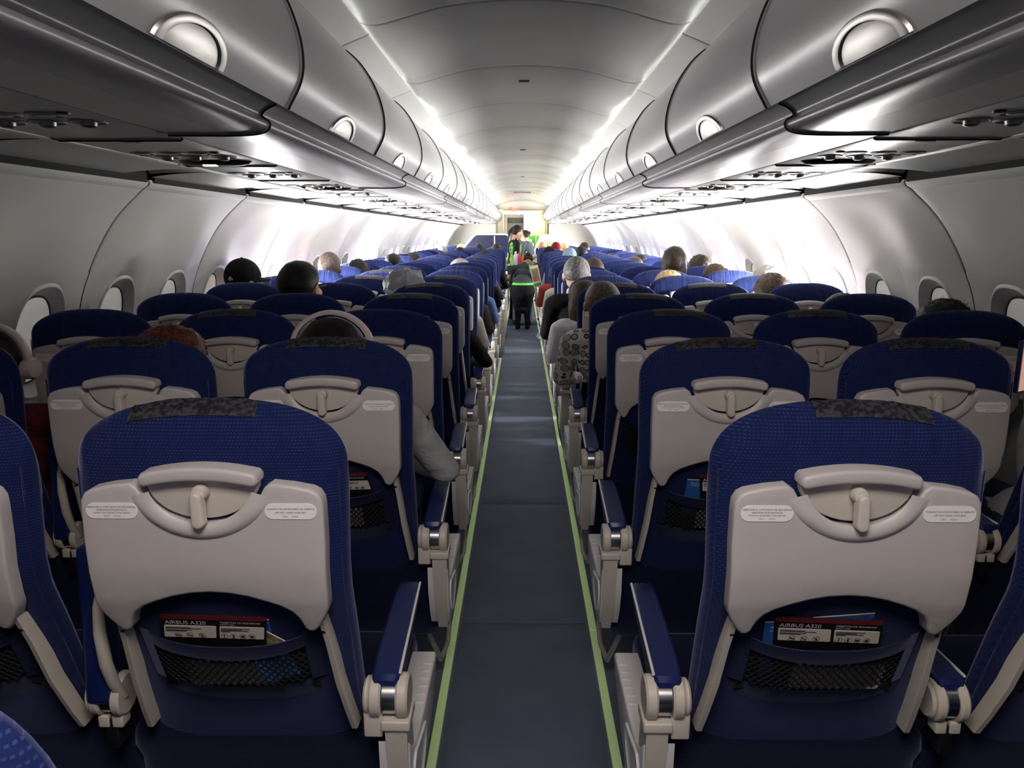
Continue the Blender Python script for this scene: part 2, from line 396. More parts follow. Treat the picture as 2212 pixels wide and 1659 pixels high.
# ceiling: strips beside the bins and the vaulted centre panels
cs = [-2.6] + [2.87 + BAY * k for k in range(-4, 16)] + [19.5]
mb = MB()
strip_c = [(.655, 2.060), (.600, 2.082), (.552, 2.100), (.5475, 2.106), (.552, 2.112)]
for s in (-1, 1): strip_panels(mb, strip_c, cs, STRIPM, side=s, gap=.003, curl=.006)
struct('trim_7', mb)
mb = MB()
vault = smooth_tab([(-.64, 2.158), (-.60, 2.150), (-.55, 2.134), (-.50, 2.136), (-.437, 2.152), (-.252, 2.197), (0, 2.214), (.252, 2.197), (.437, 2.152), (.50, 2.136), (.55, 2.134), (.60, 2.150), (.64, 2.158)], 4)
for a, b in zip(cs, cs[1:]):
    rows = []; L = b - a
    for u, c in ((.002, .010), (.004, .004), (.008, .001), (.016, 0), (.12, -.004), (.25, -.006), (.5, -.002), (.75, .006), (.88, .008), (.94, .006), (.984, 0), (.992, .001), (.996, .004), (.998, .010)):
        rows.append([(p.x, a + L * u, p.y + c * (1 - (p.x / .62) ** 2 * (0 if .01 < u < .99 else 0)) * (min(abs(p.x), .5) / .4 if .01 < u < .99 else 1)) for p in vault])
    mb.grid(rows, CEIL, flip=False)
cl = struct('ceiling', mb)
for y in (4.30, 7.70, 11.3):
    mb = MB(); mb.box((0, 0, 0), (.055, .03, .006), BLACK, .002)
    tag(obj('ceiling_sensor', mb, None, (.0, y, 2.209)), 'small dark rectangular slot in the ceiling panel, %s from the camera' % {4.30: 'nearest', 7.70: 'second', 11.3: 'third'}[y], 'ceiling fitting', 'slots in the ceiling')

mb = MB(); mb.box((0, 21.03, 1.1), (4, .06, 2.4), BULK); struct('wall_front', mb)
mb = MB(); mb.box((0, Y0 - .03, 1.1), (4, .06, 2.6), BULK); struct('wall_rear', mb)
# ------------------------------------------------------------------ overhead bins
DOOR = smooth_tab([(.655, 2.068), (.600, 2.020), (.556, 1.955), (.528, 1.885), (.5165, 1.820), (.523, 1.765), (.556, 1.704)], 5)
RAIL = smooth_tab([(.580, 1.716), (.596, 1.710), (.610, 1.701), (.618, 1.690), (.612, 1.680), (.601, 1.673), (.600, 1.664), (.610, 1.655), (.640, 1.649), (.695, 1.647)], 4)
BOTM = [(.695, 1.647), (.76, 1.6475), (.835, 1.648)]
BL = 2 * BAY
def bin_meshes(s):
    r = MB(); strip_panels(r, RAIL, [0, BL], BINR, side=s, gap=.002, curl=.006, ysub=8); 
    b = MB(); strip_panels(b, BOTM, [0, BL], PSU, side=s, gap=.002, curl=.006, ysub=8)
    b.box((s * .66, BL / 2, 1.76), (.16, BL - .02, .004), GAP)
    b.box((s * 1.02, BL / 2, 2.0), (.7, BL - .02, .01), GAP)
    d = MB(); strip_panels(d, DOOR, [0, BAY], BIND, side=s, gap=.002, curl=.008, ysub=12)
    # handle: half-round metal dish at the foot of the door
    h = MB(); rows = []
    def onDoor(v, dep):          # v metres up along the door from its foot
        P = DOOR[::-1]; acc = 0
        for a, c in zip(P, P[1:]):
            L = (c - a).length
            if acc + L >= v:
                p = a.lerp(c, (v - acc) / L); t = (c - a).normalized(); n = Vector((t.y, -t.x)); 
                if n.x > 0: n = -n
                return p + n * dep
            acc += L
        return P[-1]
    prof = [(1.0, -.002), (.985, .006), (.93, .008), (.80, .007), (.785, .003), (.78, -.001), (.76, .003), (.6, .007), (.3, .010), (.001, .011)]
    for rr, dep in prof:
        row = []
        for k in range(33):
            t = math.pi * k / 32; y = BAY / 2 + .135 * rr * math.cos(t); v = .004 + .062 * rr * math.sin(t)
            p = onDoor(v, dep); row.append((s * p.x, y, p.y))
        rows.append(row)
    h.grid(rows, DISH, flip=(s > 0))
    return r.mesh('bin_rail'), b.mesh('bin_bottom'), d.mesh('bin_door'), h.mesh('door_handle')
for s, nm in ((-1, 'left'), (1, 'right')):
    R_, B_, D_, H_ = bin_meshes(s)
    for k in range(-2, 8):
        y = 1.86 + BL * k
        lab = 'grey overhead bin on the %s side, %s from the camera' % (nm, ORD[k + 2])
        if k == -2: lab = 'grey overhead bin above the %s seats, behind the camera' % nm
        t = thing('overhead_bin', lab, 'overhead bin', (0, y, 0), 0, 'overhead bins')
        obj('bin_rail', R_, t); obj('bin_bottom', B_, t)
        for q in (0, 1):
            d = obj('bin_door', D_, t, (0, BAY * q, 0)); hh = obj('door_handle', H_, d); hh['label'] = 'round metal handle dish'
# ------------------------------------------------------------------ service panels over each row
def psu_meshes(s, sign):
    p = MB(); L = PITCH; x0, x1 = .843, 1.148
    strip_panels(p, [(x0, 1.6495), (x0 + .004, 1.6465), ((x0 + x1) / 2, 1.6465), (x1 - .004, 1.6465), (x1, 1.6495)], [0, L], PSU, side=s, gap=.002, curl=.006)
    p.box((s * (x0 - .004), L / 2, 1.655), (.008, L, .004), GAP)
    p.box((s * .995, .06, 1.6455), (.05, .004, .002), WALL)
    out = [('panel', p.mesh('panel'))]
    def dish(x, y, r, ball):
        g = MB(); M = Matrix.Translation((s * x, y, 1.6462)) @ Matrix.Rotation(math.pi, 4, 'X')
        g.lathe([(r, 0), (r * .97, .003), (r * .90, .003), (r * .86, .001)], BINR, 24, M)
        g.lathe([(r * .86, .001), (r * .5, .0012), (.001, .0012)], BLACK, 24, M)
        if ball: g.lathe([(r * .45, .001), (r * .42, .009), (r * .28, .012), (.001, .013)], DSTEEL, 16, M)
        else: g.lathe([(r * .55, .0013), (r * .5, .004), (.001, .005)], BINR, 16, M)
        return g
    for k in range(3): out.append(('air_nozzle', dish(.905 + .085 * k, .435, .037, True).mesh('air_nozzle')))
    for k in range(3): out.append(('reading_light', dish(.935 + .083 * k, .335, .035, False).mesh('reading_light')))
    for x, y in ((.885, .31), (1.115, .37)):
        g = MB(); g.lathe([(.013, 0), (.012, .004), (.001, .005)], BLACK, 12, Matrix.Translation((s * x, y, 1.646)) @ Matrix.Rotation(math.pi, 4, 'X')); out.append(('call_button', g.mesh('call_button')))
    if sign:
        g = MB(); rows = []
        for q, dz in ((1, 0), (.9, .009), (.7, .014), (.4, .016), (.001, .016)):
            rows.append([(s * (.990 + .118 * q * math.cos(t)), .585 + .070 * q * math.copysign(abs(math.sin(t)) ** 1.25, math.sin(t)), 1.6462 - dz) for t in [2 * math.pi * k / 32 for k in range(32)]])
        g.grid(rows, BLACK, close=True, flip=(s < 0)); out.append(('sign_lens', g.mesh('sign_lens')))
        l = MB()
        for k in range(4): l.box((s * (.995) + .011 * (k - 1.5), .555, 1.6305 + .002), (.009, .022, .008), SIGNL, .002)
        out.append(('lit_symbol', l.mesh('lit_symbol')))
    return out
PS = {}
for s in (-1, 1):
    for g in (0, 1): PS[s, g] = psu_meshes(s, g)
for s, nm in ((-1, 'left'), (1, 'right')):
    for r in range(0, 23):
        y = ROW1 + .08 + PITCH * (r - 1); sg = 1 if r % 2 == 0 else 0
        t = thing('passenger_service_unit', 'grey service panel %s, %s side, %s' % ('with lit oval sign' if sg else 'with air nozzles only', nm, 'above the %s row from the camera' % ORD[r] if r > 0 else ('just above the camera' if r == 0 else 'behind the camera')), 'service panel', (0, y, 0), 0, 'service panels under the bins')
        for nme, me in PS[s, sg]:
            if r > 12 and nme in ('call_button', 'reading_light'): continue
            c = obj(nme, me, t)
            if nme == 'lit_symbol': c['label'] = 'glowing seat belt and no smoking symbols'

# ------------------------------------------------------------------ seats
YR = [(.0, .20), (.40, .175), (.50, .150), (.572, .125), (.674, .085), (.773, .045), (.85, .010), (.90, 0), (1.2, 0)]
def yr(z): return lerp(YR, z)
def wid(z): return lerp([(.42, .200), (.60, .205), (.80, .210), (1.0, .2145), (1.2, .2145)], z)
def back_mesh():
    mb = MB(); nu, nv = 33, 41; rear = []; front = []
    for i in range(nv):
        v = i / (nv - 1); v = 1 - (1 - v) ** 1.5; ra, fr = [], []
        for j in range(nu):
            u = math.sin((2 * j / (nu - 1) - 1) * math.pi / 2)
            top = 1.06 + .102 * max(0, 1 - abs(u) ** 2.5) ** .4
            z = .43 + v * (top - .43); x = u * wid(z)
            f = max(0, 1 - abs(u) ** 9) ** .45 * max(0, 1 - v ** 16) ** .45 if v < 1 else 0
            T = lerp([(.43, .06), (.6, .06), (.8, .066), (1.05, .075), (1.17, .06)], z)
            bend = .025 * max(0, (z - 1.08) / .08) ** 2
            ym = yr(z) + T / 2 + bend
            ra.append((x, ym - T / 2 * f, z)); fr.append((x, ym + T / 2 * f + .012 * f * math.cos(u * 3) * (1 if z < 1.0 else .5), z))
        rear.append(ra); front.append(fr)
    mb.grid(rear, SEAT); mb.grid(front, SEAT, flip=True)
    # sewn seam around the cover
    for side in (-1, 1):
        pts = []
        for i in range(24):
            z = .50 + .56 * i / 23; pts.append((side * (wid(z) * .955), yr(z) + .012, z))
        mb.tube(pts, .0014, SEAT, 6)
    return mb
def arc_out(cx, cz, r, a0, a1, n): return [(cx + r * math.cos(R(a0 + (a1 - a0) * k / n)), cz + r * math.sin(R(a0 + (a1 - a0) * k / n))) for k in range(n + 1)]
TRAYP = []
def tray_outline():
    half = [(.0, .9805), (.030, .984), (.058, .995), (.078, 1.010), (.090, 1.026), (.098, 1.040), (.108, 1.0465), (.14, 1.043), (.168, 1.037), (.179, 1.031), (.1855, 1.020), (.187, 1.005),
            (.1875, .95), (.186, .90), (.185, .85), (.184, .836), (.178, .820), (.164, .796), (.156, .787), (.147, .787), (.141, .793), (.138, .803), (.134, .814), (.125, .827), (.110, .838), (.09, .847), (.06, .857), (.03, .863), (0, .865)]
    return half
def sym(half): return half + [(-x, z) for x, z in half[::-1] if x > 1e-6]
def tray_off(x, z): return yr(z) - .0
def tray_mesh():
    mb = MB(); mb.prism(sym(tray_outline()), -.024, .004, TRAY, lambda x, z: yr(z) * .75, bev=.005, sub=3)
    # raised crescent lip under the latch
    rows = []
    for q, dy in ((1.0, -.0245), (.97, -.0285), (.90, -.0315), (.80, -.030), (.74, -.0245)):
        rows.append([(.112 * q * math.sin(R(a)), -.0238 + (dy + .0238) * min(1, (74 - abs(a)) / 24), 1.056 - .098 * q * math.cos(R(a))) for a in range(-72, 73, 6)])
    mb.grid(rows, TRAY, flip=False)
    return mb
def bumper_mesh():
    mb = MB(); poly = []
    for k in range(17):
        x = -.086 + .172 * k / 16; poly.append((x, 1.064 + .010 * (1 - (x / .086) ** 2)))
    poly += [(.0905, 1.058), (.0905, 1.049), (.086, 1.044)]
    for k in range(17):
        x = .080 - .160 * k / 16; poly.append((x, 1.042 + .010 * (1 - (x / .086) ** 2)))
    poly += [(-.086, 1.044), (-.0905, 1.049), (-.0905, 1.058)]
    mb.prism(poly, -.034, .010, TRAY, bev=.006); return mb
def latch_plate_mesh():
    mb = MB(); poly = [(x, 1.047) for x in (-.086, .086)]
    poly = [(-.087, 1.049)] + [(.087 * math.sin(R(a)), 1.049 - .062 * math.cos(R(a)) ** 1.0) for a in range(-80, 81, 8)] + [(.087, 1.049)]
    mb.prism(poly, -.014, .004, LATCH, bev=.002); return mb
def latch_mesh():
    mb = MB(); M = Matrix.Translation((0, -.014, 1.032)) @ Matrix.Rotation(math.pi / 2, 4, 'X')
    mb.lathe([(.0125, 0), (.0125, .016), (.0105, .020), (.001, .021)], LATCH, 20, M)
    poly = [(.009 * math.cos(R(a)) , 1.028 + .009 * math.sin(R(a))) for a in range(0, 181, 20)] + [(-.0085, .992)] + [(-.0095 * math.cos(R(a)) + .001, .990 - .0095 * math.sin(R(a))) for a in range(0, 181, 20)] + [(.0095, .992)]
    mb.prism(poly, -.046, -.028, LATCH, bev=.004); return mb
def placard_mesh(side, lines):
    mb = MB(); cx = side * .1375; cz = 1.003; L, H = .040, .0125; T = 8
    poly = arc_out(cx + L - H + .0, cz, H, -90, 90, 10) + arc_out(cx - L + H, cz, H, 90, 270, 10)
    mb.prism(poly, -.0252, -.0238, STICK)
    if lines:
        for s, size, dz in lines: mb.text(s, size, Matrix.Translation((cx, -.0255, cz + dz)) @ Matrix.Rotation(math.pi / 2, 4, 'X') , INK)
    return mb
def tray_arm_mesh(side):
    mb = MB(); pts = [(side * .1655, yr(.80) * .8 - .006, .805), (side * .170, yr(.74) - .016, .75), (side * .176, yr(.66) - .020, .66), (side * .183, yr(.58) - .018, .58), (side * .187, yr(.53) - .014, .535)]
    rows = []
    for p in pts:
        rows.append([(p[0] + dx, p[1] + dy, p[2]) for dx, dy in ((-.0045, -.011), (.004, -.012), (.006, -.008), (.006, .020), (-.006, .020), (-.006, -.008))])
    mb.grid(rows, FRAME, close=True); mb.add(rows[-1], [(0, 1, 2, 3, 4, 5)], FRAME); mb.add(rows[0], [(5, 4, 3, 2, 1, 0)], FRAME)
    mb.box((side * .166, yr(.785) - .019, .786), (.007, .004, .020), BLACK, .0015)
    return mb
def pocket_mesh():
    mb = MB(); rows = []     # cloth band across the pocket mouth
    for k in range(25):
        u = -1 + k / 12; x = .150 * u; zt = .742 + .030 * abs(u) ** 2.2; h = .030 - .008 * abs(u)
        yy = lambda z, o=0: yr(z) - (.026 + o) * (1 - abs(u) ** 4) - .003
        rows.append([(x, yy(zt) + .006, zt), (x, yy(zt), zt + .001), (x, yy(zt - h / 2, .003), zt - h / 2), (x, yy(zt - h), zt - h), (x, yy(zt - h) + .006, zt - h)])
    mb.grid(rows, CUSH, flip=True)
    # cloth lower edge
    rows = []
    for k in range(25):
        u = -1 + k / 12; x = .150 * u; zb = .640 + .030 * abs(u) ** 2.5
        rows.append([(x, yr(zb) - .018 * (1 - abs(u) ** 4), zb), (x, yr(zb - .02) - .010 * (1 - abs(u) ** 4), zb - .02), (x, yr(zb - .06) + .004, zb - .06)])
    mb.grid(rows, CUSH, flip=True)
    for s in (-1, 1):
        mb.grid([[(s * .150, yr(z) - .003, z), (s * .128, yr(z) - .016, z)] for z in (.775, .75, .72, .69, .66)], CUSH, flip=(s > 0))
    return mb
def net_mesh(fine=True):
    mb = MB(); step = .0135 if fine else .02
    def P(x, z):
        u = x / .15; return Vector((x, yr(z) - .024 * (1 - abs(u) ** 4), z))
    n = int(.27 / step)
    for d in (-1, 1):
        for k in range(-14, n + 14):
            pts = []
            for q in range(13):
                t = q / 12; z = .640 + .085 * t; x = -.135 + k * step + d * t * .085 * .9
                if abs(x) < .135 and z > .640 + .03 * abs(x / .15) ** 2.5 and z < .715 + .03 * abs(x / .15) ** 2.2: pts.append(P(x, z))
            if len(pts) > 1: mb.tube(pts, .0017 if fine else .002, NET, 4, caps=False)
    rows = [[(x * .137, yr(z) - .006, z) for x in [-1 + k / 6 for k in range(13)]] for z in (.635, .68, .735)]
    mb.grid(rows, GAP, flip=False)
    return mb
def base_mesh():
    mb = MB(); rows = []      # cloth lower back skirt, closed box-like form down under the cushion
    for z, y0, y1, hw in ((.56, .150, .185, .17), (.545, .148, .188, .215), (.50, .150, .195, .240), (.46, .158, .21, .2485), (.425, .165, .33, .2485), (.36, .175, .33, .2485), (.27, .200, .33, .246), (.255, .215, .32, .235)):
        r = []
        for k in range(32):
            t = 2 * math.pi * k / 32; e = 2 / 8
            r.append((hw * math.copysign(abs(math.cos(t)) ** e, math.cos(t)), (y0 + y1) / 2 + (y1 - y0) / 2 * math.copysign(abs(math.sin(t)) ** e, math.sin(t)), z))
        rows.append(r)
    mb.grid(rows, CUSH, close=True, flip=True); mb.add(rows[0], [tuple(range(32))], CUSH); mb.add(rows[-1], [tuple(range(32))[::-1]], CUSH)
    return mb
def cushion_mesh():
    mb = MB(); mb.box((0, .44, .375), (.455, .47, .11), CUSH, .03); return mb
def leg_mesh(y):
    mb = MB(); mb.box((0, y, .165), (.03, .045, .33), DSTEEL, .006); mb.box((0, y, .018), (.06, .09, .03), DSTEEL, .006); return mb
def bar_mesh():
    mb = MB(); mb.tube([(-.249, .60, .20), (.249, .60, .20)], .010, STEEL, 8); return mb
def loop_mesh(s):
    mb = MB(); x = s * .20; mb.tube([(x, .20, .30), (x + s * .012, .36, .22), (x + s * .045, .50, .215), (x + s * .045, .55, .19), (x + s * .045, .55, .11), (x + s * .043, .50, .07), (x + s * .035, .36, .09), (x, .25, .27)], .0085, FRAME, 8); return mb
def hub_mesh(s, x, k=1):
    mb = MB(); M = Matrix.Translation((x, .118, .602)) @ Matrix.Rotation(math.pi / 2 * s, 4, 'Y')
    def cyl(x0, x1, r, m, b=.004): mb.lathe([(.001, x0 * k), (r - b, x0 * k), (r, x0 * k + b), (r, x1 * k - b), (r - b, x1 * k), (.001, x1 * k)], m, 28, M)
    cyl(-.036, -.014, .038, FRAME); cyl(-.046, -.035, .033, FRAME); cyl(-.013, .013, .033, STEEL, .001); cyl(.012, .034, .039, FRAME)
    return mb
def post_mesh(s, x):
    mb = MB()
    mb.box((x + s * .012, .118, .560), (.052, .070, .020), FRAME, .004); mb.box((x - s * .030, .125, .555), (.034, .060, .050), FRAME, .004)
    rows = []
    for z, y0, y1, hx in ((.555, .088, .150, .020), (.50, .095, .165, .019), (.44, .105, .18, .018), (.38, .125, .20, .016), (.31, .16, .24, .013)):
        rows.append([(x + s * .012 + dx, y, z) for dx, y in ((-hx, y0), (hx, y0), (hx, y1), (-hx, y1))])
    mb.grid(rows, FRAME, close=True)
    return mb
def panel_mesh(s, x):
    """aisle-side shroud: level ridged top running forward from the hub, tapering downwards to the rear, with a scooped drop shape"""
    mb = MB(); xo = x + s * .034
    poly = [(.10, .52), (.15, .475), (.20, .452), (.30, .447), (.50, .447), (.535, .443), (.54, .433), (.525, .41), (.48, .375), (.40, .338), (.30, .315), (.22, .312), (.165, .325), (.13, .38), (.105, .45)]
    bm = bmesh.new(); vs = [bm.verts.new((xo - s * .056, y, z)) for y, z in poly]; f = bm.faces.new(vs)
    r = bmesh.ops.extrude_face_region(bm, geom=[f])
    for v in [g for g in r['geom'] if isinstance(g, bmesh.types.BMVert)]: v.co.x = xo
    bmesh.ops.recalc_face_normals(bm, faces=bm.faces)
    ed = [e for e in bm.edges if all(abs(v.co.x - xo) < 1e-5 for v in e.verts)]
    bmesh.ops.bevel(bm, geom=ed, offset=.006, segments=3, affect='EDGES', profile=.5); bm.verts.index_update()
    mb.add([v.co.copy() for v in bm.verts], [[v.index for v in f.verts] for f in bm.faces], SHROUD); bm.free()
    dp = [(.16, .455), (.24, .435), (.30, .420), (.30, .395), (.26, .365), (.21, .345), (.17, .36), (.145, .40), (.14, .44)]
    pts = smooth_tab(dp + [dp[0]], 4)[:-1]; cy = sum(p.x for p in pts) / len(pts); cz = sum(p.y for p in pts) / len(pts); rows = []
    for q, dx in ((1.06, -.001), (1.02, .0045), (.96, .005), (.90, .002), (.6, -.002 + .003), (.001, .001)):
        rows.append([(xo + s * dx, cy + (p.x - cy) * q, cz + (p.y - cz) * q) for p in pts])
    mb.grid(rows, SHROUD, close=True)
    for k in range(6): mb.box((xo - s * .014, .33 + .030 * k, .4468), (.020, .012, .003), SHROUD, .0012)
    return mb
def pad_mesh(s, x, up=False):
    mb = MB(); rows = []
    for y, w_, zt, zb in ((.100, .020, .640, .600), (.106, .024, .650, .597), (.15, .0255, .655, .600), (.30, .0255, .656, .612), (.42, .0245, .654, .622), (.475, .023, .650, .626), (.487, .018, .642, .630)):
        c = .005; xx = x - s * .006 + s * -.012 * (y - .1) / .39
        rows.append([(xx + dx, y, z) for dx, z in ((-w_, zb), (-w_, zt - c), (-w_ + c, zt), (w_ - c, zt), (w_, zt - c), (w_, zb))])
    mb.grid(rows, ARMPAD, close=True); mb.add(rows[0], [(0, 1, 2, 3, 4, 5)], ARMPAD); mb.add(rows[-1], [(5, 4, 3, 2, 1, 0)], ARMPAD)
    pts = []
    for y in (.11, .2, .3, .4, .47): pts.append((x - s * .006 + s * -.012 * (y - .1) / .39 + s * .0255, y, .6505))
    mb.tube(pts, .0028, SHROUD, 8)
    mb.grid([[(x + s * .0215 - s * .012 * (y - .1) / .39, y, z) for y in (.12, .2, .3, .40, .46)] for z in (.625, .575 + .0)], FRAME) if False else None
    return mb

B_ME = back_mesh().mesh('backrest', ang=60); T_ME = tray_mesh().mesh('tray_table', ang=35); BU_ME = bumper_mesh().mesh('tray_bumper'); LP_ME = latch_plate_mesh().mesh('latch_plate'); LA_ME = latch_mesh().mesh('tray_latch')
TXL = [('ABROCHE SU CINTURON DE SEGURIDAD', .0040, .0062), ('MIENTRAS ESTE SENTADO', .0040, .0014), ('FASTEN YOUR SEATBELT WHILE SEATED', .0031, -.0032), ('AL DISEÑO IND.      25301-MEX-01-0714', .0022, -.0078)]
TXR = [('CHALECO SALVAVIDAS BAJO SU ASIENTO', .0039, .0040), ('LIFE VEST UNDER YOUR SEAT', .0036, -.0018), ('EL DISEÑO IND.      25302-MEX-01-0714', .0022, -.0074)]
TXL[3] = ('||||||||||||||         |||||||||||||||||', .0024, -.0080); TXR[2] = ('||||||||||||         |||||||||||||||||', .0024, -.0078)
PL_ME = placard_mesh(-1, TXL).mesh('placard'); PR_ME = placard_mesh(1, TXR).mesh('placard')
TA_ME = {s: tray_arm_mesh(s).mesh('tray_arm') for s in (-1, 1)}
PK_ME = pocket_mesh().mesh('seat_pocket'); NT_ME = net_mesh().mesh('pocket_net'); BA_ME = base_mesh().mesh('lower_back_cover'); CU_ME = cushion_mesh().mesh('seat_cushion')
BAR_ME = bar_mesh().mesh('luggage_bar'); LG1 = leg_mesh(.24).mesh('leg'); LG2 = leg_mesh(.56).mesh('leg')
AX = {s: (hub_mesh(s, s * .255).mesh('armrest_hub'), post_mesh(s, s * .255).mesh('armrest_post'), panel_mesh(s, s * .255).mesh('side_shroud'), pad_mesh(s, s * .255).mesh('armrest_pad'), loop_mesh(s).mesh('luggage_loop')) for s in (-1, 1)}
def midpost_mesh():
    mb = MB(); mb.box((.238, .112, .556), (.020, .030, .024), FRAME, .003); mb.box((.263, .112, .556), (.020, .030, .024), FRAME, .003); mb.box((.25, .125, .53), (.022, .05, .06), BLACK, .003); return mb
def raised_mesh():
    a = MB(); rows = []
    for y, z, w_, t_ in ((.10, .60, .016, .018), (.075, .64, .018, .020), (.058, .69, .019, .021), (.050, .75, .018, .020), (.052, .80, .014, .016), (.060, .83, .006, .008)):
        rows.append([(.272 + w_ * .55 * math.cos(q), y + .01 + t_ * .6 * math.sin(q), z) for q in [2 * math.pi * k / 14 for k in range(14)]])
    a.grid(rows, FRAME, close=True); b = MB(); b.box((.243, .108, .745), (.044, .045, .29), ARMPAD, .010, Matrix.Rotation(R(-4), 4, 'X'))
    return a.mesh('armrest_lever'), b.mesh('armrest_pad')
MX = (hub_mesh(1, .25, .8).mesh('armrest_hub'), midpost_mesh().mesh('armrest_post'), pad_mesh(1, .256).mesh('armrest_pad')) + raised_mesh()
def tape_mesh(x0, x1, seed):
    mb = MB(); rnd = random.Random(seed); rows = []; n = 18
    for k in range(n + 1):
        x = x0 + (x1 - x0) * k / n; u = x / .2145; top = 1.06 + .102 * max(0, 1 - abs(u) ** 2.5) ** .4
        row = []
        for q in range(7):
            v = q / 6; z = top - .020 + .0205 * v + rnd.uniform(-.0008, .0008); vv = (z - .43) / (top - .43); vv = min(vv, .99999)
            f = max(0, 1 - abs(u) ** 9) ** .45 * max(0, 1 - vv ** 16) ** .45
            T = lerp([(.8, .085), (1.05, .075), (1.17, .06)], z); bend = .025 * max(0, (z - 1.08) / .08) ** 2
            row.append((x, yr(z) + T / 2 + bend - T / 2 * f - .0022, z + .0012 * v))
        rows.append(row)
    mb.grid(rows, TAPE); return mb
TAPES = [tape_mesh(-.125, .075, 1).mesh('worn_tape'), tape_mesh(-.055, .125, 2).mesh('worn_tape'), tape_mesh(-.10, .10, 3).mesh('worn_tape')]
SEATX = {'left window': -1.5, 'left middle': -1.0, 'left aisle': -.5, 'right aisle': .5, 'right middle': 1.0, 'right window': 1.5}
TAPED = {(1, 'left aisle'): 0, (1, 'right aisle'): 1, (2, 'left aisle'): 2, (2, 'right aisle'): 0, (2, 'right middle'): 2, (2, 'left middle'): 2, (3, 'right aisle'): 1, (3, 'right middle'): 2, (4, 'right aisle'): 1, (4, 'right middle'): 2,
         (5, 'right aisle'): 2, (4, 'left aisle'): 2, (5, 'left aisle'): 0, (6, 'left aisle'): 1, (5, 'right middle'): 0, (7, 'left middle'): 2, (6, 'left middle'): 1, (3, 'left middle'): 0}
NROWS = 22
def make_seat(r, pos):
    x = SEATX[pos]; rnd = random.Random(r * 17 + int(x * 10)); side = -1 if x < 0 else 1
    y = ROW1 + PITCH * (r - 1) + (rnd.uniform(-.012, .012) if r > 2 else 0); taped = (r, pos) in TAPED
    if r == 0: y = ROW1 - PITCH - (.028 if x < 0 else .06)
    if r >= 1:
        lab = 'navy seat with %s top, %s, %s row from the camera' % ('black taped' if taped else 'plain cloth', pos, ORD[r])
    else: lab = 'navy seat beside the camera, %s, %s' % (pos, 'its shoulder in the bottom corner' if pos == 'left aisle' else 'outside the frame')
    t = thing('airline_seat', lab, 'seat', (x, y, 0), 0, 'navy airline seats in rows')
    obj('backrest', B_ME, t)
    if taped:
        c = obj('worn_tape', TAPES[TAPED[r, pos]], t); c['label'] = 'worn black tape strip'
    tr = obj('tray_table', T_ME, t)
    if r <= 14: obj('tray_bumper', BU_ME, t)
    if r <= 10: obj('latch_plate', LP_ME, t); obj('tray_latch', LA_ME, t)
    if 1 <= r <= 6: obj('placard', PL_ME, tr); obj('placard', PR_ME, tr)
    if r <= 6:
        for s in (-1, 1): obj('tray_arm', TA_ME[s], t)
        pk = obj('seat_pocket', PK_ME, t)
        if r <= 3: obj('pocket_net', NT_ME, pk)
    obj('lower_back_cover', BA_ME, t)
    if r <= 12 or abs(x) < .6: obj('seat_cushion', CU_ME, t)
    if abs(x) < .6:
        hu, po, pn, pa, lo = AX[-side]
        obj('armrest_hub', hu, t); obj('armrest_post', po, t); obj('side_shroud', pn, t); c = obj('armrest_pad', pa, t)
        if r <= 12: obj('luggage_loop', lo, t)
        for me in (LG1, LG2): obj('leg', me, t, (side * .12, 0, 0))
    if r <= 8: obj('luggage_bar', BAR_ME, t)
    if pos in ('left middle', 'right aisle', 'left window', 'right middle'):
        if r <= 12:
            obj('armrest_hub', MX[0], t); obj('armrest_post', MX[1], t)
            if (r, pos) in ((1, 'left middle'), (2, 'left window'), (3, 'right middle'), (5, 'left middle')):
                obj('armrest_lever', MX[3], t); obj('armrest_pad', MX[4], t)
            else: obj('armrest_pad', MX[2], t)
    return t
for r in range(0, NROWS + 1):
    for pos in SEATX: make_seat(r, pos)

# ------------------------------------------------------------------ safety cards and leaflets in the pockets
def rrect(w, h, r, n=5, skew=0):
    p = []
    for cx, cz, a in ((w / 2 - r, h / 2 - r, 0), (-w / 2 + r, h / 2 - r, 90), (-w / 2 + r, -h / 2 + r, 180), (w / 2 - r, -h / 2 + r, 270)): p += arc_out(cx, cz, r, a, a + 90, n)
    return [(x + skew * z, z) for x, z in p]
def icons(mb, x, z, kind, m=INK):
    rows = [[(x + q * math.cos(t), -.0016, z + q * math.sin(t)) for t in [2 * math.pi * k / 20 for k in range(20)]] for q in (.0052, .0046)]
    mb.grid(rows, m, close=True, flip=True)
    if kind < 3:
        mb.box((x, -.0016, z), (.0095, .0003, .0006), m, 0, Matrix.Rotation(R(35), 4, 'Y'))
        mb.box((x, -.0016, z - .0004), ((.006, .0003, .0014), (.006, .0003, .0006), (.002, .0003, .005))[kind], m)
    else: mb.box((x, -.0016, z), ((.0015, .0003, .006), (.0028, .0003, .0052), (.006, .0003, .0036), (.0052, .0003, .0040))[kind - 3], m)
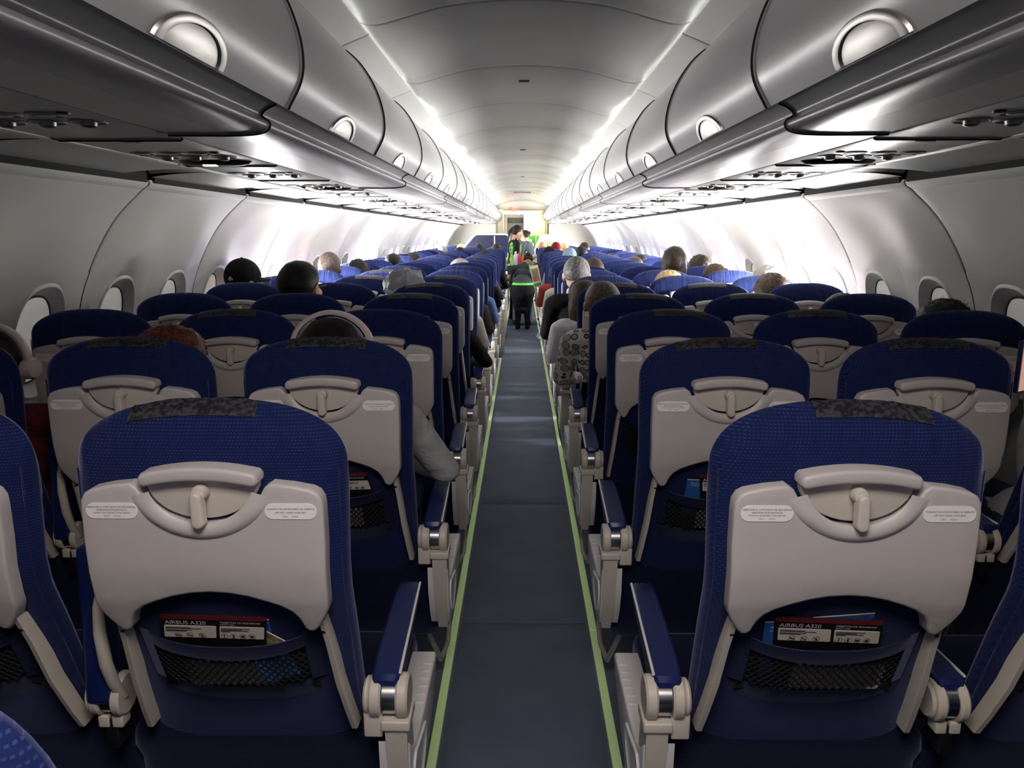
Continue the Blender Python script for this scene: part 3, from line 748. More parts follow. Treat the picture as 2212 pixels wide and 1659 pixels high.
def card_mesh(flip=1):
    mb = MB(); W_, H_ = .155, .150; sk = -.16 * flip
    mb.prism(rrect(W_, H_, .006, 4, sk), -.0006, .0006, CARDK)
    top = H_ / 2
    mb.prism([(x, z) for x, z in rrect(W_ - .001, .0095, .004, 3, sk)], -.0009, .0, CARDR); n = len(mb.v)
    k = len(rrect(W_ - .001, .0095, .004, 3, sk)) * 2
    for q in range(n - k, n): v = mb.v[q]; mb.v[q] = (v[0] + sk * (top - .0052), v[1], v[2] + top - .0052)
    def put(s, size, x, z, m=WHITE, al='LEFT'):
        mb.text(s, size, Matrix.Translation((x + sk * z, -.0012, z)) @ Matrix(((1, sk, 0, 0), (0, 1, 0, 0), (0, 0, 1, 0), (0, 0, 0, 1))) @ Matrix.Rotation(math.pi / 2, 4, 'X'), m, al)
    put('AIRBUS A320', .0105, -.070, top - .0165); put('TARJETÓN DE SEGURIDAD', .0049, .010, top - .0145); put('SAFETY CARD', .0034, .010, top - .0190)
    for cx, w_ in ((-.0335, .076), (.0420, .065)):
        p = rrect(w_, .025, .002, 3, sk); zc = top - .0355; b = len(mb.v); mb.prism([(x + cx + sk * zc, z + zc) for x, z in p], -.0012, 0, PAPER)
    for i, (x, w_) in enumerate(((-.069, .036), (-.069, .052), (-.069, .038), (-.069, .030), (.0115, .042), (.0115, .030), (.0115, .040), (.0115, .014))):
        z = top - .0262 - .0022 * (i % 4) - (.0012 if i in (2, 3) else 0); mb.box((x + w_ / 2 + sk * z, -.0016, z), (w_, .0003, .0008), INK)
    for i, x in enumerate((-.051, -.034, -.016, .0165, .030, .0435, .057)): icons(mb, x + sk * (top - .0425), top - .0425, i)
    return mb
CARD = {f: card_mesh(f).mesh('safety_card') for f in (1, -1)}
def pocket_put(name, me, seat, dx, z, ry, dy, label, cat, group=None):
    z += .012; x = SEATX[seat[1]] + dx; y = ROW1 + PITCH * (seat[0] - 1) + yr(z) - dy
    o = obj(name, me, None, (x, y, z), (R(21), R(ry), 0)); o.scale = (1.14,) * 3 if name == 'safety_card' else (1, 1, 1); tag(o, label, cat, group); return o
# x, z of the card centres in the pocket
pocket_put('safety_card', CARD[-1], (1, 'left aisle'), -.030, .716, 1.5, .013, 'black and maroon safety card in the pocket of the nearest left aisle seat', 'safety card', 'safety cards')
pocket_put('safety_card', CARD[1], (1, 'right aisle'), .000, .716, 2.0, .013, 'black and maroon safety card beside a blue leaflet in the nearest right pocket', 'safety card', 'safety cards')
pocket_put('safety_card', CARD[1], (2, 'left aisle'), .020, .724, -2, .013, 'safety card half hidden behind the nearest left seat, second row pocket', 'safety card', 'safety cards')
pocket_put('safety_card', CARD[1], (2, 'right aisle'), .045, .724, 1, .013, 'safety card in the second row pocket, cut off by the nearest right seat', 'safety card', 'safety cards')
def bag_mesh(m):
    b = MB(); b.prism(rrect(.155, .062, .006, 3) if m is PAPER else rrect(.06, .075, .004, 3), -.0012, .0012, m); return b
for k, (seat, nm) in enumerate((((1, 'left aisle'), 'left'), ((1, 'right aisle'), 'right'), ((2, 'left aisle'), 'left second row'), ((2, 'right aisle'), 'right second row'))):
    pocket_put('paper_sheet', bag_mesh(PAPER), seat, -.008 if k % 2 == 0 else .03, .664, (-2, 1)[k % 2], .016, 'pale printed sheet behind the pocket net of the nearest %s aisle seat' % nm if k < 2 else 'pale printed sheet behind the net of the second row seat, %s of the aisle' % nm.split()[0], 'paper', 'sheets in the seat pockets')
    if k == 0: pocket_put('paper_sheet', bag_mesh(LBLUE), seat, .072, .688, -16, .020, 'blue sheet tilted behind the pocket net of the nearest left aisle seat', 'paper', 'sheets in the seat pockets')
def leaflet(texts, w_, h_, m=LBLUE, ring=None, edge=True):
    mb = MB(); mb.prism(rrect(w_, h_, .002, 2), -.0004, .0004, m)
    if edge: mb.box((0, 0, h_ / 2), (w_, .0014, .0016), PAPER)
    for s, size, x, z in texts: mb.text(s, size, Matrix.Translation((x, -.0008, z)) @ Matrix.Rotation(math.pi / 2, 4, 'X'), WHITE, 'LEFT')
    if ring:
        x, z = ring; mb.grid([[(x + q * math.cos(t), -.0008, z + q * math.sin(t)) for t in [2 * math.pi * k / 16 for k in range(16)]] for q in (.0020, .0014)], WHITE, close=True, flip=True)
    return mb
pocket_put('leaflet', leaflet([('Alimentos, bebidas y', .0068, -.040, .052), ('transporte terrestre', .0068, -.040, .044)], .10, .13), (1, 'right aisle'), -.058, .728, -4, .009, 'blue leaflet with white headline, leaning left behind the right safety card', 'leaflet', 'blue leaflets')
pocket_put('leaflet', leaflet([('viva', .015, .012, .052)], .10, .13, ring=(.046, .060)), (1, 'right aisle'), .020, .738, -5, .006, 'blue leaflet peeking above the right safety card', 'leaflet', 'blue leaflets')
pocket_put('leaflet', leaflet([('viva', .013, -.012, .052)], .055, .13, ring=(.0235, .058)), (1, 'left aisle'), .044, .722, 2, .007, 'blue leaflet beside the safety card in the nearest left pocket', 'leaflet', 'blue leaflets')
pocket_put('brochure', leaflet([], .07, .11, PHOTO), (1, 'left aisle'), .052, .705, 30, .010, 'photo brochure tilted beside the left blue leaflet', 'brochure')
pocket_put('leaflet', leaflet([('Alimentos,', .0064, -.020, .050), ('transporte', .0064, -.020, .043)], .06, .12), (2, 'right aisle'), -.055, .730, 2, .009, 'blue leaflet in the second row pocket right of the aisle', 'leaflet', 'blue leaflets')

# ------------------------------------------------------------------ people
def m_skin(n, c): return mat(n, c, 0.5, noise_amt=.12, noise_scale=30)
SK = {'light': m_skin('skin_light', (.60, .36, .25)), 'tan': m_skin('skin_tan', (.44, .24, .15)), 'brown': m_skin('skin_brown', (.24, .12, .075))}
def cloth(n, c, na=.2): return mat(n, c, 0.85, noise_amt=na, noise_scale=12, bump=.9, bump_scale=13, spec=.12, bdist=.02)
CLO = {'black': cloth('black_cloth', (.012, .012, .014)), 'grey': cloth('grey_cloth', (.30, .31, .32)), 'dark': cloth('dark_cloth', (.045, .04, .045)), 'cream': cloth('cream_cloth', (.62, .57, .48)), 'white': cloth('white_cloth', (.75, .75, .74)),
       'brown': cloth('brown_cloth', (.07, .05, .045)), 'denim': cloth('blue_cloth', (.10, .17, .34)), 'red': cloth('red_cloth', (.38, .07, .05)), 'maroon': cloth('maroon_cloth', (.12, .02, .03)), 'palegrey': cloth('pale_grey_cloth', (.50, .51, .50)),
       'slate': cloth('slate_cloth', (.09, .11, .13)), 'yellow': cloth('yellow_cloth', (.75, .55, .2)), 'jeans': cloth('jeans_cloth', (.04, .06, .11)), 'green': mat('green_leaf_cloth', (.16, .50, .05), .7, color2=(.03, .10, .02), noise_scale=28)}
def circle_print():
    m = bpy.data.materials.new('circle_print_cloth'); m.use_nodes = True; nt = m.node_tree; b = nt.nodes['Principled BSDF']; b.inputs['Roughness'].default_value = .8
    tc = nt.nodes.new('ShaderNodeTexCoord'); v = nt.nodes.new('ShaderNodeTexVoronoi'); v.inputs['Scale'].default_value = 23; v.inputs['Randomness'].default_value = .12
    nt.links.new(tc.outputs['Object'], v.inputs['Vector']); r = nt.nodes.new('ShaderNodeValToRGB'); r.color_ramp.interpolation = 'CONSTANT'
    e = r.color_ramp.elements; e[0].position = 0; e[0].color = (.30, .27, .25, 1); e[1].position = .42; e[1].color = (.03, .028, .028, 1); k = e.new(.49); k.color = (.55, .52, .48, 1)
    nt.links.new(v.outputs['Distance'], r.inputs[0]); nt.links.new(r.outputs[0], b.inputs['Base Color']); return m
CLO['print'] = circle_print()
def hairm(n, c, c2=None, sc=140):
    m = mat(n, c, .5, bump=.9, bump_scale=sc, color2=c2, noise_scale=150, spec=.25, stretch=(1, 1, .35)); return m
HR = {'black': hairm('black_hair', (.007, .006, .006)), 'dark': hairm('dark_brown_hair', (.022, .014, .010)), 'brown': hairm('brown_hair', (.075, .045, .028), (.035, .022, .015)), 'red': hairm('red_brown_hair', (.16, .035, .015), (.05, .012, .008)),
      'grey': hairm('greying_hair', (.055, .052, .050), (.17, .165, .155), 180), 'white': hairm('white_hair', (.62, .60, .55), (.42, .38, .32)), 'blond': hairm('blond_hair', (.62, .45, .22), (.40, .26, .11)), 'shave': hairm('shaved_hair', (.045, .035, .03), (.12, .085, .065), 220),
      'capb': cloth('black_cap_cloth', (.009, .009, .010)), 'capm': cloth('maroon_cap_cloth', (.20, .012, .02)), 'capg': cloth('grey_blue_cap_cloth', (.16, .22, .28)), 'beanie': cloth('dark_beanie_cloth', (.035, .036, .03)), 'hood': cloth('grey_hood_cloth', (.32, .31, .29)), 'yel': cloth('yellow_hat_cloth', (.8, .6, .25))}
PINK = mat('pale_pink_plastic', (.62, .52, .50), .4)
EYE = mat('eye_white', (.8, .8, .78), .2); PUP = mat('pupil_dark', (.02, .012, .01), .2)

def capsule(mb, p, q, r0, r1, seg=14, m=None):
    p, q = Vector(p), Vector(q); d = q - p; L = d.length; t = d / L; u = t.orthogonal().normalized(); v = t.cross(u); rows = []
    for k in range(6): a = math.pi / 2 * k / 5; rows.append((p - t * r0 * math.cos(a), r0 * math.sin(a)))
    for k in range(6): a = math.pi / 2 * k / 5; rows.append((q + t * r1 * math.sin(a), r1 * math.cos(a)))
    mb.grid([[c + u * max(r, 1e-4) * math.cos(2 * math.pi * k / seg) + v * max(r, 1e-4) * math.sin(2 * math.pi * k / seg) for k in range(seg)] for c, r in rows], m, close=True)
def ell(mb, c, r, M=Matrix(), m=None, seg=20, rings=12, disp=None):
    rows = []
    for i in range(rings + 1):
        a = math.pi * i / rings; row = []
        for k in range(seg):
            b = 2 * math.pi * k / seg; d = Vector((math.sin(a) * math.cos(b), math.sin(a) * math.sin(b), math.cos(a))); f = disp(d) if disp else 1
            row.append(M @ (Vector(c) + Vector((d.x * r[0], d.y * r[1], d.z * r[2])) * f + Vector((1e-5, 0, 0))))
        rows.append(row)
    mb.grid(rows, m, close=True)
def head(mb, M):
    E = lambda c, r, **k: ell(mb, c, r, M, **k)
    E((0, -.014, .014), (.073, .091, .096)); E((0, .024, -.045), (.057, .062, .072)); E((0, .052, -.096), (.026, .024, .020)); E((0, .0, -.06), (.060, .06, .05))
    for a, b, r0, r1 in (((0, .078, .012), (0, .100, -.030), .008, .013), ((-.032, .070, .018), (.032, .070, .018), .011, .011), ((-.018, .082, -.062), (.018, .082, -.062), .008, .008)):
        capsule(mb, M @ Vector(a), M @ Vector(b), r0, r1)
    for s in (-1, 1):
        E((s * .076, -.008, -.022), (.010, .019, .031)); E((s * .040, .045, -.035), (.026, .03, .026))
def hand(mb, w, d, up, s):
    """five bent fingers on a palm; w wrist, d pointing direction, up the back of the hand"""
    w, d, up = Vector(w), Vector(d).normalized(), Vector(up).normalized(); side = d.cross(up).normalized() * s; up = side.cross(d).normalized() * s
    capsule(mb, w, w + d * .045, .024, .030); capsule(mb, w + d * .03 - side * .018, w + d * .075 - side * .022, .017, .012); capsule(mb, w + d * .03 + side * .016, w + d * .075 + side * .022, .017, .012); capsule(mb, w + d * .05, w + d * .078, .018, .013)
    for k, L in enumerate((.040, .046, .043, .034)):
        a = w + d * .078 + side * (.027 - .018 * k); b = a + (d * .85 - up * .3) * L; c = b + (d * .3 - up * .9) * L * .7
        capsule(mb, a, b, .0085, .008); capsule(mb, b, c, .008, .007)
    a = w + d * .03 + side * .026; b = a + (side * .8 + d * .6).normalized() * .035; c = b + (d * .8 - up * .3) * .028
    capsule(mb, a, b, .011, .0095); capsule(mb, b, c, .0095, .008)
def remesh(name, mb, voxel, pick, sm=6):
    me = mb.mesh(name); o = bpy.data.objects.new(name, me); COL.objects.link(o)
    r = o.modifiers.new('r', 'REMESH'); r.mode = 'VOXEL'; r.voxel_size = voxel; r.use_smooth_shade = True
    q = o.modifiers.new('s', 'SMOOTH'); q.factor = .5; q.iterations = sm
    out = bpy.data.meshes.new_from_object(o.evaluated_get(bpy.context.evaluated_depsgraph_get())); out.name = name
    bpy.data.objects.remove(o); bpy.data.meshes.remove(me)
    out.materials.clear()
    for k in range(4): out.materials.append(SK['tan'])
    for p in out.polygons: p.material_index = pick(p.center); p.use_smooth = True
    return out
HM = Matrix.Translation((0, .045, 1.175))
def seated(elbow=.225, lean=0.0, wr=((-.09, .30, .66), (.09, .30, .66)), vox=.008, sleeve_long=True, yaw=0):
    mb = MB(); L = lambda x, y, z: (x + lean * max(0, z - .55), y, z)
    ell(mb, L(0, .09, .56), (.165, .115, .118)); ell(mb, L(0, .045, .70), (.15, .10, .17)); ell(mb, L(0, .0, .88), (.178, .115, .17))
    capsule(mb, L(-.150, -.005, .985), L(.150, -.005, .985), .060, .060); capsule(mb, L(0, -.01, 1.0), L(0, .005, 1.03), .085, .07); capsule(mb, L(0, -.005, 1.0), L(0, .02, 1.11), .056, .052)
    T = Matrix.Translation((lean * .62, 0, 0)) @ HM @ Matrix.Rotation(R(yaw), 4, 'Z'); head(mb, T)
    for s, wv in ((-1, wr[0]), (1, wr[1])):
        sh = Vector(L(s * .180, -.005, .975)); el = Vector((s * elbow + lean * .15, .08, .760)); w_ = Vector(wv) + Vector((0, 0, .035))
        capsule(mb, sh, el, .052, .043); capsule(mb, el, w_, .041, .027); hand(mb, w_, (w_ - el).normalized() * .6 + Vector((0, .5, 0)), (0, 0, 1), -s)
        capsule(mb, (s * .09, .10, .53), (s * .11, .47, .517), .082, .060); capsule(mb, (s * .11, .47, .505), (s * .11, .45, .12), .055, .042); capsule(mb, (s * .11, .44, .06), (s * .115, .57, .045), .042, .036)
    def pick(c):
        if c.z > 1.055 or (c.z > 1.035 and abs(c.x - lean * .5) < .05): return 0
        for s, wv in ((-1, wr[0]), (1, wr[1])):
            w_ = Vector(wv) + Vector((0, 0, .035)); el = Vector((s * elbow + lean * .15, .08, .760))
            if (c - w_).length < (.125) and (c - el).length > (w_ - el).length * .93: return 0
            if not sleeve_long and (c - el).length < .30 and c.z < .82 and s * c.x > .13 + s * lean * .1 and c.z > .60 and c.y < .33: return 0
        if c.z < .11 : return 3
        if c.z < .60: return 2
        return 1
    return remesh('person', mb, vox, pick)
def hairmesh(kind, m):
    mb = MB(); seg, rg = 40, 28
    def nz(d, f): return noise.noise(Vector(d) * f)
    def mask(d, front=.30, nape=-.62):
        a = d.z * .9 - d.y * .95 + front; k = max(0, min(1, a / .25)); n_ = max(0, min(1, (d.z - nape) / .12)); return k * n_
    if kind in ('short', 'fade', 'curly', 'bun', 'pony'):
        th = {'short': .10, 'fade': .035, 'curly': .24, 'bun': .07, 'pony': .08}[kind]; am = {'short': .03, 'fade': .0, 'curly': .12, 'bun': .008, 'pony': .01}[kind]
        ell(mb, (0, -.014, .012), (.077, .094, .099), HM_, m, seg, rg, lambda d: (.93 + (.07 + th + am * nz(d, 9 if kind == 'curly' else 5)) * mask(d)))
        if kind == 'bun': ell(mb, (0, -.118, .03), (.036, .028, .036), HM_, m)
        if kind == 'pony': capsule(mb, HM_ @ Vector((0, -.10, .05)), HM_ @ Vector((0, -.14, -.03)), .022, .026, m=m); capsule(mb, HM_ @ Vector((0, -.14, -.03)), HM_ @ Vector((0, -.125, -.16)), .025, .009, m=m)
    if kind == 'long':
        ell(mb, (0, -.014, .012), (.080, .098, .102), HM_, m, seg, rg, lambda d: (.93 + (.15 + .03 * nz(d, 4)) * mask(d, .38, -1.2)))
        rows = []
        for z, rx, ry, cy in ((.03, .078, .07, -.035), (-.03, .088, .066, -.04), (-.09, .088, .058, -.045), (-.15, .085, .048, -.05), (-.22, .080, .036, -.055), (-.28, .06, .022, -.055), (-.30, .01, .006, -.055)):
            rows.append([HM_ @ Vector((rx * math.cos(t) * (1 + .04 * math.sin(9 * t)), cy + ry * math.sin(t), z)) for t in [2 * math.pi * k / 28 for k in range(28)]])
        mb.grid(rows, m, close=True)
    if kind in ('cap', 'beanie', 'capback'):
        lo = -.12 if kind != 'beanie' else -.28
        ell(mb, (0, -.012, .016), (.084, .102, .108), HM_, m, seg, rg, lambda d: 1.0 if d.z > (lo if kind == 'beanie' else -.34 + .30 * max(0, d.y)) else .90)
        if kind != 'beanie':
            s = -1 if kind == 'capback' else 1; rows = []
            for q in (0, .35, .7, 1):
                rows.append([HM_ @ Vector((.075 * math.sin(a) * (1 - .1 * q), s * (.070 * math.cos(a) + .008 + q * .075 * math.cos(a) ** .6), .012 - .012 * q - .012 * abs(math.sin(a)))) for a in [R(-80 + 160 * k / 16) for k in range(17)]])
            mb.grid(rows, m); mb.grid([[p - Vector((0, 0, .004)) for p in r] for r in rows], m, flip=True)
            ell(mb, (0, -.012, .124), (.007, .007, .004), HM_, m)
        ell(mb, (0, -.014, .004), (.079, .096, .098), HM_, HR['dark'], seg, rg, lambda d: .93 + .08 * mask(d))
    if kind == 'hood':
        ell(mb, (0, -.020, .000), (.100, .112, .128), HM_, m, seg, rg, lambda d: (1.0 + .06 * nz(d, 4)) if d.y < .55 else .80)
        ell(mb, (0, -.04, -.13), (.10, .08, .05), HM_, m)
    if kind in ('short', 'curly', 'bun', 'pony', 'long'):       # loose strands lying over the hair mass
        rnd = random.Random(5); th = {'short': .10, 'curly': .24, 'bun': .07, 'pony': .08, 'long': .15}[kind]; L = {'short': .022, 'curly': .030, 'bun': .02, 'pony': .02, 'long': .035}[kind]
        vs, fs = [], []
        for _ in range(1500):
            d = Vector((rnd.gauss(0, 1), rnd.gauss(0, 1), rnd.gauss(0, 1))).normalized()
            k = mask(d) if kind != 'long' else mask(d, .38, -1.2)
            if k < .45: continue
            p = Vector((0, -.014, .012)) + Vector((d.x * .077, d.y * .094, d.z * .099)) * (.93 + (.07 + th) * k) * rnd.uniform(.985, 1.01)
            tdir = (Vector((0, -.3, -1)) - d * Vector((0, -.3, -1)).dot(d)); tdir = tdir.normalized() if tdir.length > .1 else Vector((0, -1, 0))
            cur = .8 if kind == 'curly' else .25
            tdir = (tdir + Vector((rnd.gauss(0, cur), rnd.gauss(0, cur), rnd.gauss(0, cur))) + d * (.30 if kind != 'curly' else .7)).normalized(); sd = d.cross(tdir).normalized() * .0009
            b = len(vs)
            for q in (0, .5, 1):
                c = p + tdir * L * q - d * L * .45 * q * q; w_ = sd * (1 - .8 * q); vs += [c - w_, c + w_]
            fs += [(b, b + 1, b + 3, b + 2), (b + 2, b + 3, b + 5, b + 4)]
        mb.add(vs, fs, m)
    return mb.mesh('hair')
HM_ = Matrix()
HC = {}
def hair(kind, col):
    if (kind, col) not in HC: HC[kind, col] = hairmesh(kind, HR[col])
    return HC[kind, col]
def eyes(parent, T):
    for s in (-1, 1):
        g = MB(); ell(g, (s * .031, .067, .0), (.0125, .0125, .0125), T, EYE, 12, 8); ell(g, (s * .0312, .0765, .0), (.0055, .004, .0055), T, PUP, 10, 6); obj('eye', g, parent)
TPL = {'a': seated(), 'out': seated(.275, 0, ((-.12, .30, .68), (.12, .30, .68))), 'tee': seated(.255, 0, ((-.12, .32, .66), (.12, .32, .66)), sleeve_long=False), 'leanR': seated(.27, .16, ((-.12, .30, .68), (.16, .30, .68)), .007), 'leanL': seated(.275, -.22, ((-.14, .30, .68), (.12, .30, .68)), .007)}
TLEAN = {'leanR': .16, 'leanL': -.22}
SEAT_HEAD = 'passengers in the seats'
def person(label, r, x, top, tpl='a', skin='tan', shirt='dark', pants='jeans', hk='short', hc='black', yaw=0, tilt=0, dy=0, eye=False, group=None, big=1.04):
    """top: height of the crown above the floor"""
    y = ROW1 + PITCH * (r - 1) + .265 + dy; sc = 1.0; 
    if yaw and (tpl, yaw) not in TPL: TPL[tpl, yaw] = seated(.275 if tpl != 'a' else .225, TLEAN.get(tpl, 0), yaw=yaw)
    o = obj('person', TPL[tpl, yaw] if yaw else TPL[tpl], None, (x - TLEAN.get(tpl, 0) * .62, y, 0))
    sc = (top - .435) / (1.30 - .435); o.location.z = .435 * (1 - sc); o.scale = ((.94 + .06 * sc) * big, (.97 + .03 * sc) * big, sc)
    o.location.x = x - TLEAN.get(tpl, 0) * .62 * o.scale.x
    tag(o, label, 'person', SEAT_HEAD)
    for i, mm in enumerate((SK[skin], CLO[shirt], CLO[pants], CLO['black'])):
        o.material_slots[i].link = 'OBJECT'; o.material_slots[i].material = mm
    if hk:
        nm = {'cap': 'cap', 'capback': 'cap', 'beanie': 'beanie', 'hood': 'hood'}.get(hk, 'hair')
        h = obj(nm, hair(hk, hc), o, (TLEAN.get(tpl, 0) * .62, .045, 1.175), (0, 0, R(yaw)))
    if eye: eyes(o, Matrix.Translation((TLEAN.get(tpl, 0) * .62, 0, 0)) @ HM)
    return o
capman = person('person in a black cap with a small white mark, by the left windows', 5, -1.585, 1.285, 'leanL', 'tan', 'black', hk='cap', hc='capb', yaw=-42)
lg = MB(); lg.text('dh', .032, Matrix.Translation((.0, -.1005, .012)) @ Matrix.Rotation(math.pi / 2, 4, 'X'), WHITE)
for i, v in enumerate(lg.v): lg.v[i] = (v[0], -.012 - .1035 * math.sqrt(max(.01, 1 - (v[0] / .084) ** 2 - ((v[2] - .016) / .108) ** 2)) - .0008, v[2])
lo = obj('cap_mark', lg, [c for c in capman.children if c.name.startswith('cap')][0], (0, 0, 0), (0, 0, R(22)))
ph = person('person with tall black hair and glasses in the left middle seat', 4, -1.055, 1.300, 'a', 'tan', 'black', hk='short', hc='black', yaw=-20, big=1.14)
g = MB(); g.tube([(.075, -.01, -.005), (.078, .05, 0), (.062, .085, 0)], .0022, BLACK, 6)
for s in (-1, 1): g.tube([(s * .033 + .022 * math.cos(t), .090, .017 * math.sin(t) - .002) for t in [2 * math.pi * k / 16 for k in range(17)]], .0018, BLACK, 6)
obj('glasses', g, ph, (0, .045, 1.175), (0, 0, R(-20)))
person('person with patchy shaved hair by the left wall', 7, -1.46, 1.295, 'a', 'brown', 'dark', hk='fade', hc='shave')
person('person with a low dome of black hair, left window', 8, -1.40, 1.215, 'a', 'tan', 'black')
person('person with black hair over a cream headband, left window', 10, -1.34, 1.225, 'a', 'tan', 'cream')
person('person with small dark hair, far left window', 12, -1.33, 1.20, 'a', 'light', 'white', hc='dark')
person('person in a dark green beanie, left middle', 13, -1.06, 1.175, 'a', 'tan', 'dark', hk='beanie', hc='beanie')
person('person in a cream hat, far left window', 17, -1.35, 1.215, 'a', 'tan', 'black', hk='cap', hc='hood')
person('person with round black hair, far left middle', 16, -1.00, 1.215, 'a', 'tan', 'black')
person('person with curly white hair, left aisle', 9, -.59, 1.180, 'a', 'light', 'cream', hk='curly', hc='white')
person('person with flat dark hair just beyond the white-haired head', 11, -.53, 1.175, 'out', 'tan', 'dark', hc='dark')
person('person in a dark beanie, left aisle, below the attendant', 13, -.50, 1.215, 'out', 'tan', 'black', hk='beanie', hc='beanie')
person('person with black hair low at the far left middle', 20, -.86, 1.23, 'a', 'tan', 'cream')
person('person in a white top beside the standing attendant', 18, -.46, 1.25, 'out', 'light', 'white', hc='dark')
person('person in a yellow hat near the far left windows', 19, -1.15, 1.23, 'a', 'light', 'yellow', hk='beanie', hc='yel')
# left aisle passengers whose arms reach into the aisle
person('person in a fluffy cream jacket with long hair, left aisle', 6, -.47, 1.10, 'leanR', 'light', 'cream', hk='long', hc='brown')
person('person in a dark brown jacket, left aisle, low in the seat', 7, -.46, 1.11, 'leanR', 'tan', 'brown', hc='dark')
person('person in a blue shirt, left aisle, low in the seat', 8, -.44, 1.10, 'leanR', 'tan', 'denim', hc='dark')
person('person in a black top, left aisle, arm in the aisle', 10, -.46, 1.10, 'leanR', 'tan', 'black', hc='black')
person('person in a black leather jacket, left aisle', 5, -.50, 1.09, 'out', 'tan', 'black', hc='black')
pr = person('person with red hair leaning towards the aisle, left middle', 2, -1.02, 1.155, 'a', 'light', 'dark', hk='curly', hc='red', big=1.1)
pg = person('person in a pale grey shirt wearing pink headphones, left aisle', 2, -.552, 1.190, 'out', 'tan', 'palegrey', hk='short', hc='black', big=1.14)
pw = person('person in a maroon top wearing headphones at the left edge', 2, -1.535, 1.155, 'a', 'light', 'maroon', hk='short', hc='dark')
def headphones(p, tpl, label, tl=0):
    t = thing('headphones', label, 'headphones', (0, 0, 0), 0, 'pale pink headphones')
    b = MB(); rows = []
    for k in range(25):
        a = R(-8 + 196 * k / 24); c = Vector((.098 * math.cos(a), -.012, .012 + .122 * math.sin(a))); n = Vector((math.cos(a), 0, math.sin(a)))
        rows.append([c + n * dx + Vector((0, dy, 0)) for dx, dy in ((-.006, -.013), (.002, -.015), (.007, -.009), (.007, .009), (.002, .015), (-.006, .013))])
    b.grid(rows, PINK, close=True); obj('headband', b, t)
    for s in (-1, 1):
        c = MB(); M = Matrix.Translation((s * .086, -.008, -.02)) @ Matrix.Rotation(R(90) * s, 4, 'Y')
        c.lathe([(.001, -.004), (.030, -.004), (.037, .004), (.037, .018), (.032, .026), (.001, .028)], PINK, 24, M); c.tube([(s * .099, -.012, .03), (s * .104, -.012, .0)], .006, PINK, 8); obj('ear_cup', c, t)
    t.location = (p.location.x + TLEAN.get(tpl, 0) * .62 * p.scale.x, p.location.y + .045 * p.scale.y, 1.175 * p.scale.z + p.location.z + .002); t.scale = (p.scale.x * 1.03, 1, p.scale.z); t.rotation_euler = (0, 0, R(tl)); return t
headphones(pg, 'out', 'pale pink headphones over black hair, worn by the passenger in grey', 0)
headphones(pw, 'a', 'pale pink headphones at the left edge, only an ear cup showing')
# right side
person('person with a shaved brown head and circle print shirt, right aisle', 4, .372, 1.212, 'leanL', 'brown', 'print', hk='fade', hc='shave', big=1.08)
person('person with long brown hair in a white tee, right aisle', 5, .345, 1.165, 'leanL', 'light', 'white', hk='long', hc='brown')
pgm = person('person with greying hair, glasses and black tee, right aisle', 6, .352, 1.285, 'leanL', 'light', 'black', hk='fade', hc='grey', big=1.12)
g = MB(); g.tube([(.078, -.01, -.005), (.080, .05, 0), (.062, .088, 0)], .002, STEEL, 6); g.tube([(.033 + .022 * math.cos(t), .090, .018 * math.sin(t)) for t in [2 * math.pi * k / 16 for k in range(17)]], .0016, STEEL, 6)
obj('glasses', g, pgm, (TLEAN['leanL'] * .62, .045, 1.175))
person('person with short brown hair behind the man in glasses', 8, .60, 1.225, 'a', 'tan', 'slate', hc='brown')
person('person in slate grey, right aisle, leaning out', 8 - 1, .50, 1.12, 'out', 'tan', 'slate', hc='dark')
person('person in a cream jacket reaching into the aisle, right side', 9, .40, 1.12, 'leanL', 'tan', 'cream', hc='dark')
person('person in a red sleeve holding the menu, right aisle', 10, .36, 1.11, 'leanL', 'tan', 'red', hc='dark')
person('person in a backwards grey-blue cap, right aisle', 12, .575, 1.255, 'a', 'tan', 'dark', hk='capback', hc='capg')
person('person with square black hair, right middle', 14, .83, 1.255, 'a', 'tan', 'black', hc='black')
person('person in a black cap beside the aisle, far right', 15, .395, 1.225, 'a', 'tan', 'dark', hk='cap', hc='capb', yaw=40)
person('person in a maroon cap, far right', 18, .60, 1.275, 'a', 'tan', 'dark', hk='beanie', hc='capm')
person('person with dark ruffled hair between cap wearers', 13, .52, 1.17, 'a', 'tan', 'grey', hk='curly', hc='dark')
person('person with blond hair at the far right aisle', 20, .40, 1.26, 'a', 'light', 'cream', hk='long', hc='blond')
person('person with blond hair at the far right middle', 19, .79, 1.25, 'a', 'light', 'grey', hc='blond')
person('person with tiny dark hair, far right', 17, 1.05, 1.28, 'a', 'tan', 'grey', hc='dark')
person('person with dark hair low near the right windows', 13, 1.15, 1.17, 'a', 'tan', 'black', hc='dark')
person('person in a white top near the right windows', 10, 1.16, 1.19, 'a', 'tan', 'white', hc='brown')
person('person with dark hair beside the one in white', 11, 1.32, 1.20, 'a', 'tan', 'black', hc='black')
person('small person with fair hair, right middle', 9, 1.13, 1.13, 'a', 'light', 'cream', hc='blond')
person('person with long black hair against the bright right wall', 7, 1.13, 1.330, 'a', 'tan', 'black', hk='long', hc='dark')
person('person with wavy brown hair, right window', 8, 1.49, 1.235, 'a', 'light', 'dark', hk='curly', hc='dark')
person('person with smooth brown hair, right window', 7, 1.44, 1.205, 'a', 'light', 'dark', hk='short', hc='brown')
pb = person('child with blond hair and a pink flower clip', 6, .96, 1.175, 'a', 'light', 'cream', hk='curly', hc='blond')
FL = mat('pink_flower', (.75, .12, .28), .5); g = MB()
for k in range(6): ell(g, (.018 * math.cos(k * 1.047), 0, .018 * math.sin(k * 1.047)), (.014, .006, .014), Matrix(), FL, 10, 6)
obj('flower_clip', g, pb, (.02, -.075, 1.245))
